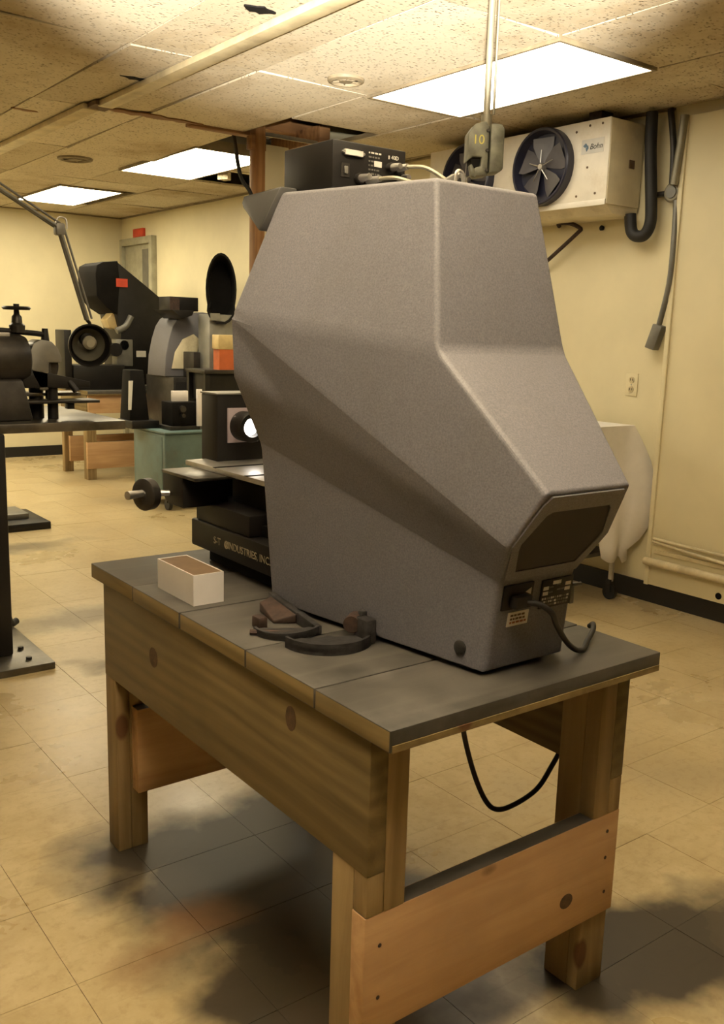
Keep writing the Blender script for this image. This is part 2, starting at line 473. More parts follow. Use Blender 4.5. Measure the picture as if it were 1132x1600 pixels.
MB().box(XR-.037, XR-.035, 9.275, 9.485, 2.29, 2.345).build('face', M['red'], ex)

# ---- ceiling: plenum deck, grid and tiles
ce = struct(MB().box(XL-.1, XR+.1, YN-.1, YF+.1, ZD, ZD+.1).build('ceiling', M['deck'], smooth=0))
XLN = [1.67-.61*k for k in range(11, 0, -1)] + [1.67, 2.28, 2.89, 3.50, 4.11]
xs = [XL] + [x for x in XLN if x > XL+.05] + [XR]
ys = [YN] + [2.64-1.22*k for k in range(6, 0, -1) if 2.64-1.22*k > YN+.05] + [2.64+1.22*k for k in range(6)] + [YF]
LIGHTS = [(2.89,3.50,2.64,3.86), (2.86,3.44,5.62,6.84), (2.80,3.36,7.93,9.12),
          (.45,1.06,8.13,9.35), (.45,1.06,5.69,6.91), (1.06,1.67,8.13,9.35), (-1.38,-.77,8.13,9.35)]  # these four are unseen, added to brighten the back wall
HOLES = [(2.89,3.50,4.55,5.04), (2.89,3.50,5.10,5.62), (3.50,4.11,6.36,6.92)]
def overlap(a, b, c, d, B):
    return max(0, min(b, B[1])-max(a, B[0])) * max(0, min(d, B[3])-max(c, B[2]))
tn = 0
for i in range(len(xs)-1):
    for j in range(len(ys)-1):
        a, b, c, d = xs[i], xs[i+1], ys[j], ys[j+1]
        if b-a < .02: continue
        segs = [(c, d)]
        for B in LIGHTS+HOLES:
            if min(b, B[1])-max(a, B[0]) > .3:
                ns = []
                for (s0, s1) in segs:
                    if B[3] <= s0 or B[2] >= s1: ns.append((s0, s1)); continue
                    if B[2]-s0 > .05: ns.append((s0, B[2]))
                    if s1-B[3] > .05: ns.append((B[3], s1))
                segs = ns
        for (s0, s1) in segs:
            w = random.uniform(.002, .007)
            tb = MB().box(a+w, b-w, s0+w, s1-w, ZC, ZC+.016)
            o = tb.build('ceiling_tile', M['ctile'], None, smooth=0)
            o.rotation_euler = (random.uniform(-.006,.006), random.uniform(-.012,.012), 0)
            sag = 0
            if abs(a-1.06) < .02 and 2.6 < s0 < 5: o.rotation_euler.y = .030; sag = .006
            if abs(a-1.67) < .02 and 3.8 < s0 < 5: o.rotation_euler = (.004, -.022, .004)
            if abs(a-2.28) < .02 and 5.0 < s0 < 6: o.rotation_euler = (-.016, .012, 0); sag = -.004
            o.location.z += sag
            l = Vector(o.location); o.parent = ce; o.location = l - wloc(ce)
# grid bars
def gridbar(x0, x1, y0, y1, m='grid', dz=0.0):
    MB().box(x0, x1, y0, y1, ZC+.004+dz, ZC+.026+dz).build('grid_bar', M[m], ce)
for x in XLN:
    if x < -1: continue
    yy = [YN, 2.64, 3.86, 5.08, 6.30, YF]
    for k in range(len(yy)-1):
        if abs(x-1.67) < .01 and k in (1,):
            gridbar(x-.017, x+.019, yy[k]+.25, yy[k+1], 'darkstrip' if 'darkstrip' in M else 'grid', .002); continue
        gridbar(x-.011, x+.011, yy[k]+.004, yy[k+1]-.004, dz=random.uniform(-.002,.003))
for y in ys[1:-1]:
    for k in range(len(XLN)-1):
        a, b = XLN[k]+.011, XLN[k+1]-.011
        if a < -.9 or y < 1: continue
        if any(overlap(a, b, y-.05, y+.05, B) > .01 and B[2]+.06 < y < B[3]-.06 for B in LIGHTS+HOLES): continue
        gridbar(a, b, y-.008, y+.008, dz=random.uniform(-.002,.002))
# perimeter angle
MB().box(XR-.03, XR, 3.0, YF, ZC-.012, ZC).build('wall_angle', M['grid'], ce)
MB().box(XL, XR-.03, YF-.03, YF, ZC-.012, ZC).build('wall_angle', M['grid'], ce)
# broken, brown tile edge along the joint behind the raceway and gaps torn in tiles
def ragged(x0, x1, y0, wid, n, m, name, z=ZC-.004):
    mb = MB(); top = []; bot = []
    for k in range(n+1):
        x = x0+(x1-x0)*k/n; t = math.sin(math.pi*k/n)
        top.append((x, y0+wid*(.25+.75*random.random())*t+.004)); bot.append((x, y0-wid*(.25+.75*random.random())*t*.6-.004))
    mb.prism(top+bot[::-1], lambda a, b, d: (a, b, d), z-.001, z+.006)
    return mb.build(name, m, ce)
ragged(1.98, 2.62, 5.045, .07, 14, M['oldwood'], 'torn_tile_edge')
ragged(1.84, 2.02, 4.36, .035, 6, M['blackmatte'], 'torn_tile_edge')
ragged(1.80, 1.93, 3.15, .05, 6, M['blackmatte'], 'torn_tile_edge')
ragged(1.66, 1.80, 5.4, .03, 6, M['oldwood'], 'torn_tile_edge')
# rough timber seen in the open bays
MB().box(2.55, 2.96, 5.06, 5.13, ZC-.012, ZC+.06).build('joist', M['oldwood'], ce, bevel=.004)
MB().box(2.95, 3.62, 5.32, 5.40, ZC+.10, ZC+.22).build('joist', M['oldwood'], ce, bevel=.004)
MB().box(3.46, 4.14, 6.10, 6.19, ZC+.03, ZC+.13).build('joist', M['oldwood'], ce, bevel=.004)
MB().box(3.42, 3.50, 5.05, 5.66, ZC+.02, ZC+.12).build('joist', M['oldwood'], ce, bevel=.004)
MB().prism([(3.46,6.44),(3.53,6.47),(3.55,6.40),(3.50,6.36)], lambda a, b, d: (a, b, d), ZC-.05, ZC).build('tile_scrap', M['ctile'], ce)

# ---- ceiling lights
names = ['large white ceiling light panel above the cooling unit, nearest and biggest in view',
         'white ceiling light panel beside the wooden post, middle of the three in view',
         'smallest white ceiling light panel, farthest, above the yellow back wall']
for k, (a, b, c, d) in enumerate(LIGHTS):
    lab = names[k] if k < 3 else 'added fill light panel out of view, %s' % ['second from the frame, by the back wall', 'to the left, one bay before the back wall', 'nearest the frame, by the back wall', 'farthest left, by the back wall'][k-3]
    t = thing('ceiling_light', ((a+b)/2, (c+d)/2, ZC), lab, 'ceiling light', 'ceiling light panels')  # from k = 3 on these are the added fill panels, out of view
    e = .014
    MB().box(a, b, c, c+e, ZC-.016, ZC+.05).box(a, b, d-e, d, ZC-.016, ZC+.05).box(a, a+e, c+e, d-e, ZC-.016, ZC+.05).box(b-e, b, c+e, d-e, ZC-.016, ZC+.05).build('frame', M['grid'], t)
    MB().box(a+e, b-e, c+e, d-e, ZC-.013, ZC-.009).build('diffuser', M['panel_near' if k == 0 else 'panel'], t, smooth=0)
    MB().box(a+.004, b-.004, c+.004, d-.004, ZC+.05, ZC+.11).build('housing', M['greymetal'], t)

# ---- round ceiling diffusers
for k, (x, y, r, lab) in enumerate([(2.645,3.70,.085,'round slotted ceiling vent beside the large bright light panel'), (2.47,6.66,.12,'round ceiling vent with dark centre, far left of the middle light panel')]):
    t = thing('ceiling_vent', (x, y, ZC), lab, 'ceiling vent', 'round ceiling vents')
    MB().lathe([(0,r),(-.012,r*.98),(-.018,r*.80),(-.008,r*.72),(.0,r*.72)], (x,y,ZC), (0,0,1), 32).build('rim', M['grid'], t)
    MB().cyl((x,y,ZC-.004),(x,y,ZC-.002), r*.72, n=32).build('dark_opening', M['blackmatte'], t)
    MB().cyl((x,y,ZC-.014),(x,y,ZC-.004), r*.36, n=24).build('centre_cap', M['grid'], t)
    for q in range(6):
        c = q*math.pi/3; MB().cyl((x+r*.34*math.cos(c),y+r*.34*math.sin(c),ZC-.008),(x+r*.74*math.cos(c),y+r*.74*math.sin(c),ZC-.008), .005, n=6).build('spoke', M['grid'], t)

# ---- surface raceway across the ceiling
t = thing('ceiling_raceway', (1.97, 3.4, ZC-.035), 'long cream metal raceway strip running along the ceiling', 'raceway')
MB().box(1.945, 2.025, -.5, 4.90, ZC-.034, ZC-.006).build('segment', M['pipe'], t, bevel=.004)
MB().box(1.90, 1.985, 4.99, 7.9, ZC-.036, ZC-.006).build('segment', M['pipe'], t, bevel=.004)
MB().box(1.925, 2.03, 4.88, 5.02, ZC-.028, ZC-.006).build('joint_cover', M['brown'], t, bevel=.003)

# ---- wooden post and pale boxed panel standing in the room
t = thing('room_post', (3.0, 5.02, 0), 'brown timber post with a pale boxed panel, reaching up to the open ceiling bay', 'post')
MB().box(2.925, 2.992, 4.98, 5.05, 0, ZC+.05).build('post', M['postwood'], t, bevel=.004)
MB().box(2.992, 3.16, 4.99, 5.05, 0, ZC-.06).build('boxed_panel', M['wall_panel'], t, bevel=.004)
MB().box(2.90, 3.0, 4.985, 5.045, ZC-.10, ZC-.02).build('cleat', M['oldwood'], t, bevel=.004)
tag(MB().tube([Vector((2.90,5.20,2.515)), Vector((2.87,5.12,2.43)), aty(372,255,5.0), aty(378,280,4.96), aty(392,302,4.93), aty(399,335,4.93)], .012, 8).build('loose_cable', M['rubber']), 'dark cable dangling from the ceiling beside the timber post', 'cable')

# ================================================================== WORK BENCHES
def bench(x0, y0, W, L, H, seams, label, T=.038, ovx=.009, ovy=.06, rz=(.171,.400), azb=.476, extra=True):
    t = thing('work_bench', (x0+W/2, y0+L/2, 0), label, 'workbench', 'timber workbenches')
    x1, y1 = x0+W, y0+L
    ss = [y0]+seams+[y1]
    for k in range(len(ss)-1):
        dx = random.uniform(-.003,.003) if k else 0
        o = MB().box(x0+dx, x1+dx, ss[k]+.0016, ss[k+1]-.0016, H-T, H-random.uniform(0,.0012), mis=[1,0,0,0,1,1]).build('plank', [M['greytop'], M['endgrain']], t, bevel=.0022)
        if k == 0: MB().box(x0+.004, x1-.004, y0-.0006, y0+.003, H-T+.0005, H-T+.012).build('bare_edge', M['endgrain'], o)
    ax0, ax1 = x0+ovx, x1-ovx; ya, yb = y0+ovy, y1-ovy; at = .038
    zt = H-T
    for (a, b) in ((ax0, ax0+at), (ax1-at, ax1)):
        MB().box(a, b, ya, yb, azb, zt).build('apron', M['apron'], t, bevel=.002)
    pw = .046
    for (a, b, o_) in ((ax0+at, ax0+at+pw, ax0), (ax1-at-pw, ax1-at, ax1-at)):
        lg = MB().box(a, b, yb-.064, yb, 0, zt).build('leg', M['legw'], t, bevel=.002)
        MB().box(o_+.001, o_+at-.001, yb-.064, yb, 0, azb).build('leg_block', M['legw'], lg, bevel=.002)
    for (a, b, oa, ob) in ((ax0+at, ax0+at+pw, ax0, ax0+at), (ax1-at-pw, ax1-at, ax1-at, ax1)):
        for (yo, s) in ((ya, 1),):
            def Y(u, v): return (min(yo+s*u, yo+s*v), max(yo+s*u, yo+s*v))
            c, d = Y(.038, .100)
            lg = MB().box(a, b, c, d, 0, zt).build('leg', M['legw'], t, bevel=.002)
            MB().box(oa+.001, ob-.001, c, d, 0, azb).build('leg_block', M['legw'], lg, bevel=.002)
            c, d = Y(0, .038)
            MB().box(a, b, c, d, rz[1], zt).build('leg_facing', M['legw'], lg, bevel=.002)
            MB().box(oa+.001, ob-.001, c, d, rz[1], azb).build('leg_facing', M['legw'], lg, bevel=.002)
            c, d = Y(.010, .038)
            MB().box(min(oa,a)+.001, max(ob,b)-.001, c, d, 0, rz[0]).build('leg_foot', M['legw'], lg, bevel=.002)
    for (c, d, q) in ((ya, ya+.038, -.001), (yb-.102, yb-.064, at+.004)):
        MB().box(ax0+q, ax1-q, c, d, rz[0], rz[1], mis=[0,1,0,0,0,0]).build('rail', [M['rail'], M['greytop']], t, bevel=.002)
    return t
BX, BY, BW, BL, BH = .8589, 1.041, .6843, 1.2446, .76
wb1 = bench(BX, BY, BW, BL, BH, [1.252, 1.490, 1.772, 2.02], 'large timber workbench with a worn grey plank top under the grey comparator')
# nail heads and knots on the end rail are small separate marks
for (x, z) in ((.90,.34),(.90,.24),(1.50,.36),(1.50,.30),(1.505,.22)):
    MB().cyl((x,BY+.06-.0006,z),(x,BY+.062,z), .004, n=8).build('nail_head', M['rust'], wb1)

M['knot'] = mat('knot_dark', (.085,.042,.018), .6, var=.3, vscale=60)
for (y, z, a, b) in ((1.927,.610,.022,.024),(1.339,.672,.017,.024)):
    MB().prism([(y+a*math.cos(k*math.pi/8), z+b*math.sin(k*math.pi/8)) for k in range(16)], lambda u, v, d: (d, u, v), BX+.0084, BX+.012).build('knot', M['knot'], wb1)
MB().prism([(1.384+.019*math.cos(k*math.pi/8), .242+.016*math.sin(k*math.pi/8)) for k in range(16)], lambda u, v, d: (u, d, v), BY+.0594, BY+.063).build('knot', M['knot'], wb1)
# ================================================================== MAIN COMPARATOR
XM = 1.25
cp = thing('optical_comparator', (XM, 1.45, BH), 'big grey wrinkle-painted optical comparator standing on the workbench', 'comparator')
def hood():
    H = {'R0':(.185,1.715,1.642),'R1':(.298,1.72,1.390),'RB':(.292,1.72,1.268),'D':(.238,1.57,1.205),'R2':(.226,1.72,1.125),'R3':(.193,1.72,.770),
         'V1':(.129,1.29,1.632),'V2':(.164,1.228,1.338),'V3':(.108,1.008,1.114),'E1':(.130,1.066,1.013),'E2':(.101,1.112,.937),'V6':(.107,1.133,.768)}
    v = []; idx = {}
    for k, (w, y, z) in H.items():
        for s in (-1, 1): idx[(k, s)] = len(v); v.append((s*w, y-1.45, z-BH))
    f = []
    side = [('R0','V1','V2','R1'),('R1','V2','V3','E1'),('R1','E1','D'),('E1','E2','D'),('E2','R2','D'),('R2','RB','D'),('RB','R1','D'),('R2','E2','V6','R3')]
    for s in (-1, 1):
        for q in side: f.append([idx[(k, s)] for k in q])
    for a, b in (('V1','V2'),('V2','V3'),('V3','E1'),('E1','E2'),('E2','V6'),('R0','V1'),('R3','V6'),('R0','R1'),('R1','RB'),('RB','R2'),('R2','R3')):
        f.append([idx[(a,-1)], idx[(a,1)], idx[(b,1)], idx[(b,-1)]])
    me = bpy.data.meshes.new('hood'); me.from_pydata(v, [], f)
    bm = bmesh.new(); bm.from_mesh(me); bmesh.ops.recalc_face_normals(bm, faces=bm.faces)
    bw = bm.edges.layers.float.new('bevel_weight_edge'); bm.verts.ensure_lookup_table()
    W = {('V1','V2'):.55,('V2','V3'):.6,('V3','E1'):.35,('E1','E2'):.35,('E2','V6'):.7,('R0','V1'):.5,('R3','V6'):.25,
         ('R0','R1'):.8,('R1','RB'):.8,('RB','R2'):.8,('R2','R3'):.6,('R1','E1'):1.0,('R2','E2'):1.0,('R1','V2'):1.0}
    ce_ = {}
    for (a, b), w in W.items():
        for s in (-1, 1): ce_[frozenset((idx[(a,s)], idx[(b,s)]))] = w
    for a, w in (('V1',.5),('V2',.7),('V3',.35),('E2',.25),('V6',.3),('R0',.5),('R3',.2)):
        ce_[frozenset((idx[(a,-1)], idx[(a,1)]))] = w
    for e in bm.edges: e[bw] = ce_.get(frozenset((e.verts[0].index, e.verts[1].index)), 0)
    bm.to_mesh(me); bm.free()
    for p in me.polygons: p.use_smooth = True
    me.materials.append(M['hood'])
    o = bpy.data.objects.new('hood', me); COL.objects.link(o); o.parent = cp
    b = o.modifiers.new('bevel', 'BEVEL'); b.limit_method = 'WEIGHT'; b.width = .017; b.segments = 5; b.use_clamp_overlap = True
    s = o.modifiers.new('sub', 'SUBSURF'); s.subdivision_type = 'SIMPLE'; s.levels = 2; s.render_levels = 2
    w = o.modifiers.new('wn', 'WEIGHTED_NORMAL'); w.weight = 80
    return o
hood()
# vent on the sloping lower back
vy0, vz0, vy1, vz1 = 1.008, 1.114, 1.112, .937
def vp(u, t, d):          # u across, t 0 top..1 bottom, d outward
    ny, nz = -(vz0-vz1), -(vy1-vy0); l = math.hypot(ny, nz)
    return (XM+u, vy0+(vy1-vy0)*t+ny/l*d, vz0+(vz1-vz0)*t+nz/l*d)
outer = [(-.092,.035),(.092,.035),(.104,.12),(.124,.55),(.118,.64),(.094,.965),(-.094,.965),(-.118,.64),(-.124,.55),(-.104,.12)]
inner = [(-.070,.20),(.076,.20),(.084,.235),(.106,.53),(.103,.60),(.076,.86),(-.080,.86),(-.103,.60),(-.106,.53),(-.082,.235)]
n = len(outer); mb = MB()
vs = [vp(a,b,.0) for a,b in outer]+[vp(a,b,.0035) for a,b in outer]+[vp(a,b,.0035) for a,b in inner]+[vp(a,b,.0) for a,b in inner]
fs = []
for j in range(3):
    for k in range(n): fs.append((j*n+k, j*n+(k+1) % n, (j+1)*n+(k+1) % n, (j+1)*n+k))
mb.add(vs, fs).build('vent_frame', M['hood'], cp)
M['mesh'] = mat('vent_mesh_dark', (.030,.024,.018), .7, var=.1, bump=.5, bscale=900)
MB().prism(inner, lambda a, b, d: vp(a, b, d), -.002, .0015).build('vent_screen', M['mesh'], cp)
# rear plate items: plane from (1.112,.937) to (1.133,.768)
def rp(x, z, d):
    return (x, 1.112+(.937-z)/(.937-.768)*.021-d, z)
def rplate(x0, x1, z0, z1, d0, d1, name, m, par=cp, bevel=0):
    lo = [rp(x0,z0,d1),rp(x1,z0,d1),rp(x1,z0,d0),rp(x0,z0,d0)]; hi = [rp(x0,z1,d1),rp(x1,z1,d1),rp(x1,z1,d0),rp(x0,z1,d0)]
    return MB().hexa(lo, hi).build(name, m, par, bevel=bevel)
sk = rplate(1.163, 1.238, .884, .931, -.001, .004, 'power_inlet', M['black'], bevel=.001)
rplate(1.180, 1.220, .888, .912, .003, .022, 'plug', M['rubber'], sk, .004)
MB().prism([(1.217,.914),(1.231,.921),(1.231,.908)], lambda a, b, d: rp(a,b,d), .004, .0052).build('arrow_mark', M['print'], sk)
npl = rplate(1.262, 1.346, .872, .928, -.001, .003, 'name_plate', M['ink'], bevel=.0005)
for (a, b, c, d) in ((1.290,1.312,.917,.924),(1.325,1.340,.911,.918),(1.266,1.280,.908,.915),(1.325,1.339,.901,.908),(1.266,1.280,.898,.905)):
    rplate(a, b, c, d, .0028, .0036, 'blank_field', M['print'], npl)
for (x0, z) in ((1.283,.911),(1.302,.914),(1.283,.901),(1.304,.904),(1.315,.904)):
    for k in range(3): rplate(x0+.0035*k, x0+.0035*k+.002, z, z+.003, .0028, .0034, 'print_mark', M['greymetal'], npl)
for r in range(3):
    x = 1.266
    while x < 1.338:
        w = random.uniform(.002,.006); rplate(x, min(x+w,1.341), .876+r*.0065, .880+r*.0065, .0028, .0034, 'print_mark', M['print'] if random.random() < .4 else M['greymetal'], npl); x += w+random.uniform(.0015,.003)
st = rplate(1.184, 1.237, .850, .877, -.001, .0018, 'warning_sticker', M['print'])
for r in range(3):
    x = 1.190
    while x < 1.228:
        w = random.uniform(.004,.009); rplate(x, min(x+w,1.232), .855+r*.0068, .8588+r*.0068, .0016, .0022, 'print_mark', M['redprint'] if r == 0 else M['brown'], st); x += w+.0022
MB().tube([rp(1.207,.899,.022),rp(1.220,.898,.040),(1.240,1.066,.882),(1.272,1.080,.850),(1.318,1.095,.808),(1.362,1.110,.780),(1.393,1.121,.768),(1.412,1.128,.7655),(1.450,1.150,.770),(1.492,1.172,.776),(1.515,1.190,.782),(1.522,1.205,.772)], .0055, 10).build('power_cord', M['rubber'], cp)
MB().box(1.352,1.362,1.120,1.128,.868,.905).cyl((1.357,1.122,.905),(1.375,1.115,.906), .004).build('latch', M['greymetal'], cp, bevel=.001)
MB().lathe([(0,.0),(0,.013),(.004,.013),(.006,.010),(.006,.0)], (1.1355,1.186,.803), (-1,-.12,.02), 20).build('port_plug', M['rubber'], cp)
for s in (-1, 1):
    for y in (1.19, 1.66):
        MB().cyl((XM+s*.085,y,BH),(XM+s*.085,y,BH+.012), .018).build('foot', M['rubber'], cp)
# screws on the side
for (px, py, x) in ((431,407,1.03),(397,577,.985)):
    d = ray(px, py); p = Vector((0,0,CAMH))+d*(x/d.x)
    MB().cyl(p+Vector((.012,0,0)), p+Vector((-.003,0,0)), .0035, n=10).build('screw', M['black'], cp)
# front: screen, bezel and visor
MB().lathe([(0,.205),(.02,.205),(.02,.178),(.004,.178),(.004,0)], (XM,1.722,1.36), (0,1,0), 48).build('screen_bezel', M['black'], cp)
MB().cyl((XM,1.727,1.36),(XM,1.731,1.36), .178, n=48).build('screen', M['greymetal'], cp)
def visor():
    sec = [(1.700,1.652),(1.855,1.647),(1.880,1.636),(1.868,1.624),(1.72,1.560)]
    hw = [.192,.192,.180,.186,.232]; n = len(sec)
    vs = [(XM-w, y, z) for (y, z), w in zip(sec, hw)]+[(XM+w, y, z) for (y, z), w in zip(sec, hw)]
    fs = [(k, (k+1) % n, n+(k+1) % n, n+k) for k in range(n)]+[tuple(range(n)), tuple(range(2*n-1, n-1, -1))]
    return MB().add(vs, fs).build('visor', M['visor'], cp, bevel=.006)
visor()
# ---- stage in front of the screen
sb = MB().box(1.10,1.42,1.735,2.195,.800,.872).build('stage_base', M['black'], cp, bevel=.006)
MB().box(1.135,1.39,1.735,2.16,BH,.800).build('stage_plinth', M['blackmatte'], cp, bevel=.004)
text('S-T', .026, (1.0993,2.05,.836), (0,-1,0), (0,0,1), M['gold'], sb)
MB().lathe([(0,.0105),(.0006,.0105),(.0006,.0075),(0,.0075)], (1.0997,2.002,.836), (-1,0,0), 24).build('round_emblem', M['gold'], sb)
MB().box(1.0990,1.0997,1.9975,2.0065,.830,.842).build('round_emblem_mark', M['gold'], sb)
text('INDUSTRIES, INC.', .026, (1.0993,1.893,.836), (0,-1,0), (0,0,1), M['gold'], sb)
MB().box(1.105,1.40,1.90,2.175,.872,.925).build('saddle', M['black'], cp, bevel=.004)
MB().box(1.14,1.40,1.74,1.90,.872,.90).build('saddle_step', M['blackmatte'], cp, bevel=.003)
MB().box(1.17,1.36,1.86,2.10,.925,.985).build('knee', M['black'], cp, bevel=.003)
MB().prism([(2.215,.995),(2.215,.935),(2.185,.918),(2.10,.918),(2.10,.995)], lambda a, b, d: (d, a, b), 1.03, 1.16).build('carriage', M['black'], cp, bevel=.003)
MB().box(1.028,1.16,2.03,2.217,.995,1.003).build('carriage_top', M['steeltop'], cp, bevel=.001)
wt = MB().box(1.118,1.38,1.80,2.262,1.003,1.016).build('work_table', M['steel'], cp, bevel=.0015)
for k in range(2):
    MB().box(1.117,1.381,1.93+k*.16,1.945+k*.16,1.0155,1.0168).build('table_slot', M['blackmatte'], wt)
MB().cyl((1.255,2.03,1.016),(1.255,2.03,1.027), .006, n=10).build('table_pin', M['black'], wt)
hw = MB().lathe([(0,.0),(0,.036),(.004,.041),(.026,.041),(.030,.036),(.030,.014),(.034,.012),(.034,0)], (.988,2.195,.945), (-.94,-.34,0), 32).build('handwheel', M['darksteel'], cp)
MB().cyl((1.06,2.17,.945),(.985,2.197,.945), .008).build('handwheel_shaft', M['steel'], hw)
MB().cyl((.957,2.18,.95),(.912,2.165,.95), .009, .011).build('handwheel_grip', M['steel'], hw)
# lamp housing with the lit lens
lh = MB().box(1.178,1.36,2.195,2.285,.872,1.192).build('lamp_housing', M['black'], cp, bevel=.003)
MB().box(1.176,1.362,2.193,2.287,1.192,1.196).build('housing_cap', M['greymetal'], lh)
MB().box(1.207,1.30,2.189,2.195,1.065,1.157).build('lens_plate', M['lilac'], lh, bevel=.001)
ln = MB().lathe([(0,.040),(.052,.040),(.056,.037),(.056,.026),(.040,.022),(.040,.0)], (1.252,2.192,1.109), (0,-1,0), 32).build('lens_barrel', M['black'], lh)
MB().lathe([(0,.0),(.002,.011),(0,.0215)], (1.252,2.150,1.109), (0,-1,0), 28).build('lens_glow_disc', M['lens'], lh)

# ================================================================== THINGS ON THE MACHINE AND BENCH
# control box on top
ZB = 1.642
bx = thing('control_box', (1.19, 1.66, ZB), 'black electronics control box with connectors on top of the grey comparator', 'control box')
MB().box(1.098,1.282,1.574,1.752,ZB,1.732).build('case', M['black'], bx, bevel=.003)
yb_ = 1.574
def cplate(x0, x1, z0, z1, m, name, d=.0015, par=bx): return MB().box(x0,x1,yb_-d,yb_,z0,z1).build(name, m, par)
dcon = cplate(1.124,1.168,1.706,1.716,M['print'],'white_connector',.006)
for x in (1.122,1.170): MB().cyl((x,yb_-.006,1.711),(x,yb_,1.711), .003, n=8).build('connector_screw', M['steel'], dcon)
for r in range(6):
    x = 1.186
    while x < 1.214:
        w = random.uniform(.003,.008); cplate(x, min(x+w,1.217), 1.676+r*.008, 1.679+r*.008, M['print'] if r == 5 else M['greymetal'], 'print_mark', .0006); x += w+.0025
cplate(1.200,1.219,1.692,1.703,M['print'],'serial_sticker',.0008)
cplate(1.236,1.239,1.711,1.718,M['print'],'print_mark',.0006)
text('40D', .011, (1.253,yb_-.0005,1.7145), (1,0,0), (0,0,1), M['print'], bx)
sw = cplate(1.118,1.138,1.664,1.690,M['darksteel'],'switch_plate',.002)
MB().box(1.124,1.132,yb_-.006,yb_-.002,1.670,1.684).build('rocker', M['greymetal'], sw, bevel=.001)
for (x, z, l) in ((1.160,1.664,.04),(1.178,1.661,.05),(1.240,1.694,.035),(1.255,1.694,.04),(1.268,1.676,.03)):
    c = MB().cyl((x,yb_-.012,z),(x,yb_,z), .010, n=14).build('cable_connector', M['darksteel'], bx)
    MB().cyl((x,yb_-l,z),(x,yb_-.012,z), .006, .008, n=12).build('connector_tip', M['steel'], c)
MB().tube([(1.178,1.526,1.661),(1.19,1.49,1.660),(1.22,1.47,1.652),(1.26,1.46,1.648),(1.30,1.50,1.648)], .004, 8).build('cable', M['conduit'], bx)
MB().tube([(1.255,1.535,1.694),(1.275,1.50,1.690),(1.30,1.47,1.668),(1.325,1.46,1.650)], .004, 8).build('cable', M['conduit'], bx)
MB().prism([(1.255,1.650),(1.30,1.676),(1.315,1.674),(1.300,1.650)], lambda a, b, d: (a, d, b), 1.44, 1.452).build('grey_flex_sleeve', M['greymetal'], bx, bevel=.002)
MB().tube([(1.30,1.44,1.645),(1.302,1.44,1.676),(1.312,1.44,1.682),(1.322,1.44,1.674),(1.324,1.44,1.645)], .0035, 8).build('wire_clip', M['steel'], bx)
MB().tube([(1.315,1.455,1.645),(1.317,1.455,1.672),(1.325,1.455,1.680),(1.334,1.455,1.670),(1.335,1.455,1.645)], .003, 8).build('wire_clip', M['steel'], bx)

# white open carton
wx0, wx1, wy0, wy1, wz = .9055, .9805, 1.797, 1.980, .830
ct = thing('carton', ((wx0+wx1)/2, (wy0+wy1)/2, BH), 'small white cardboard box with a brown top on the bench planks', 'box')
e = .002
MB().box(wx0,wx1,wy0,wy0+e,BH,wz).box(wx0,wx1,wy1-e,wy1,BH,wz).box(wx0,wx0+e,wy0+e,wy1-e,BH,wz).box(wx1-e,wx1,wy0+e,wy1-e,BH,wz).build('walls', M['white'], ct)
MB().box(wx0+e,wx1-e,wy0+e,wy1-e,BH,BH+.002).build('bottom', M['brown'], ct)
MB().box(wx0+e,wx1-e,wy0+e,wy1-e,wz-.003,wz-.0012).build('inner_tray', M['brown'], ct)

# two iron gauge frames lying beside the machine
def gauge(c, rad, a0, a1, wid, h, label, tilt=0.0, mat_='iron'):
    t = thing('micrometer_frame', (c[0], c[1], BH), label, 'micrometer', 'iron micrometer frames on the bench')
    n = 22; out = []; inn = []
    for k in range(n+1):
        s = k/n; a = a0+(a1-a0)*s; w = wid*(.45+.55*math.sin(math.pi*s))
        out.append((rad*math.cos(a), rad*math.sin(a))); inn.append(((rad-w)*math.cos(a), (rad-w)*math.sin(a)))
    def fn(a, b, d): return (c[0]+a, c[1]+b, BH+d+tilt*(a+rad))
    MB().prism(out+inn[::-1], fn, h*.25, h*.62).build('web', M[mat_], t)
    rim = MB()
    vs = []; fs = []
    for k in range(n+1):
        a = a0+(a1-a0)*k/n
        for (r, z) in ((rad,0),(rad,h),(rad-.006,h),(rad-.006,0)): vs.append(fn(r*math.cos(a), r*math.sin(a), z))
    for k in range(n):
        for q in range(4): fs.append((k*4+q, k*4+(q+1) % 4, k*4+4+(q+1) % 4, k*4+4+q))
    fs += [(3,2,1,0), (n*4,n*4+1,n*4+2,n*4+3)]
    rim.add(vs, fs).build('rim', M[mat_], t)
    return t, fn
g1, f1 = gauge((1.022,1.452), .092, math.radians(175), math.radians(322), .080, .022, 'curved dark iron micrometer frame with a raised block, nearer of the two')
p = Vector(f1(.092*math.cos(math.radians(315)), .092*math.sin(math.radians(315)), 0))
MB().box(p.x-.022,p.x+.006,p.y-.008,p.y+.034,BH,BH+.052).build('anvil_block', M['iron'], g1, bevel=.006)
MB().cyl((p.x-.03,p.y+.03,BH+.036),(p.x+.0,p.y+.055,BH+.036), .017).build('spindle_nut', M['rust'], g1)
MB().box(p.x-.004,p.x+.010,p.y+.030,p.y+.045,BH+.0,BH+.058).build('fork', M['iron'], g1, bevel=.003)
g2, f2 = gauge((.992,1.548), .072, math.radians(165), math.radians(300), .050, .014, 'smaller dark iron micrometer frame with a bent arm, behind the curved one', .06)
MB().hexa([(1.030,1.575,BH),(1.045,1.570,BH),(1.055,1.700,BH),(1.040,1.705,BH)], [(1.030,1.575,BH+.024),(1.045,1.570,BH+.024),(1.055,1.700,BH+.036),(1.040,1.705,BH+.036)]).build('arm', M['iron'], g2, bevel=.003)
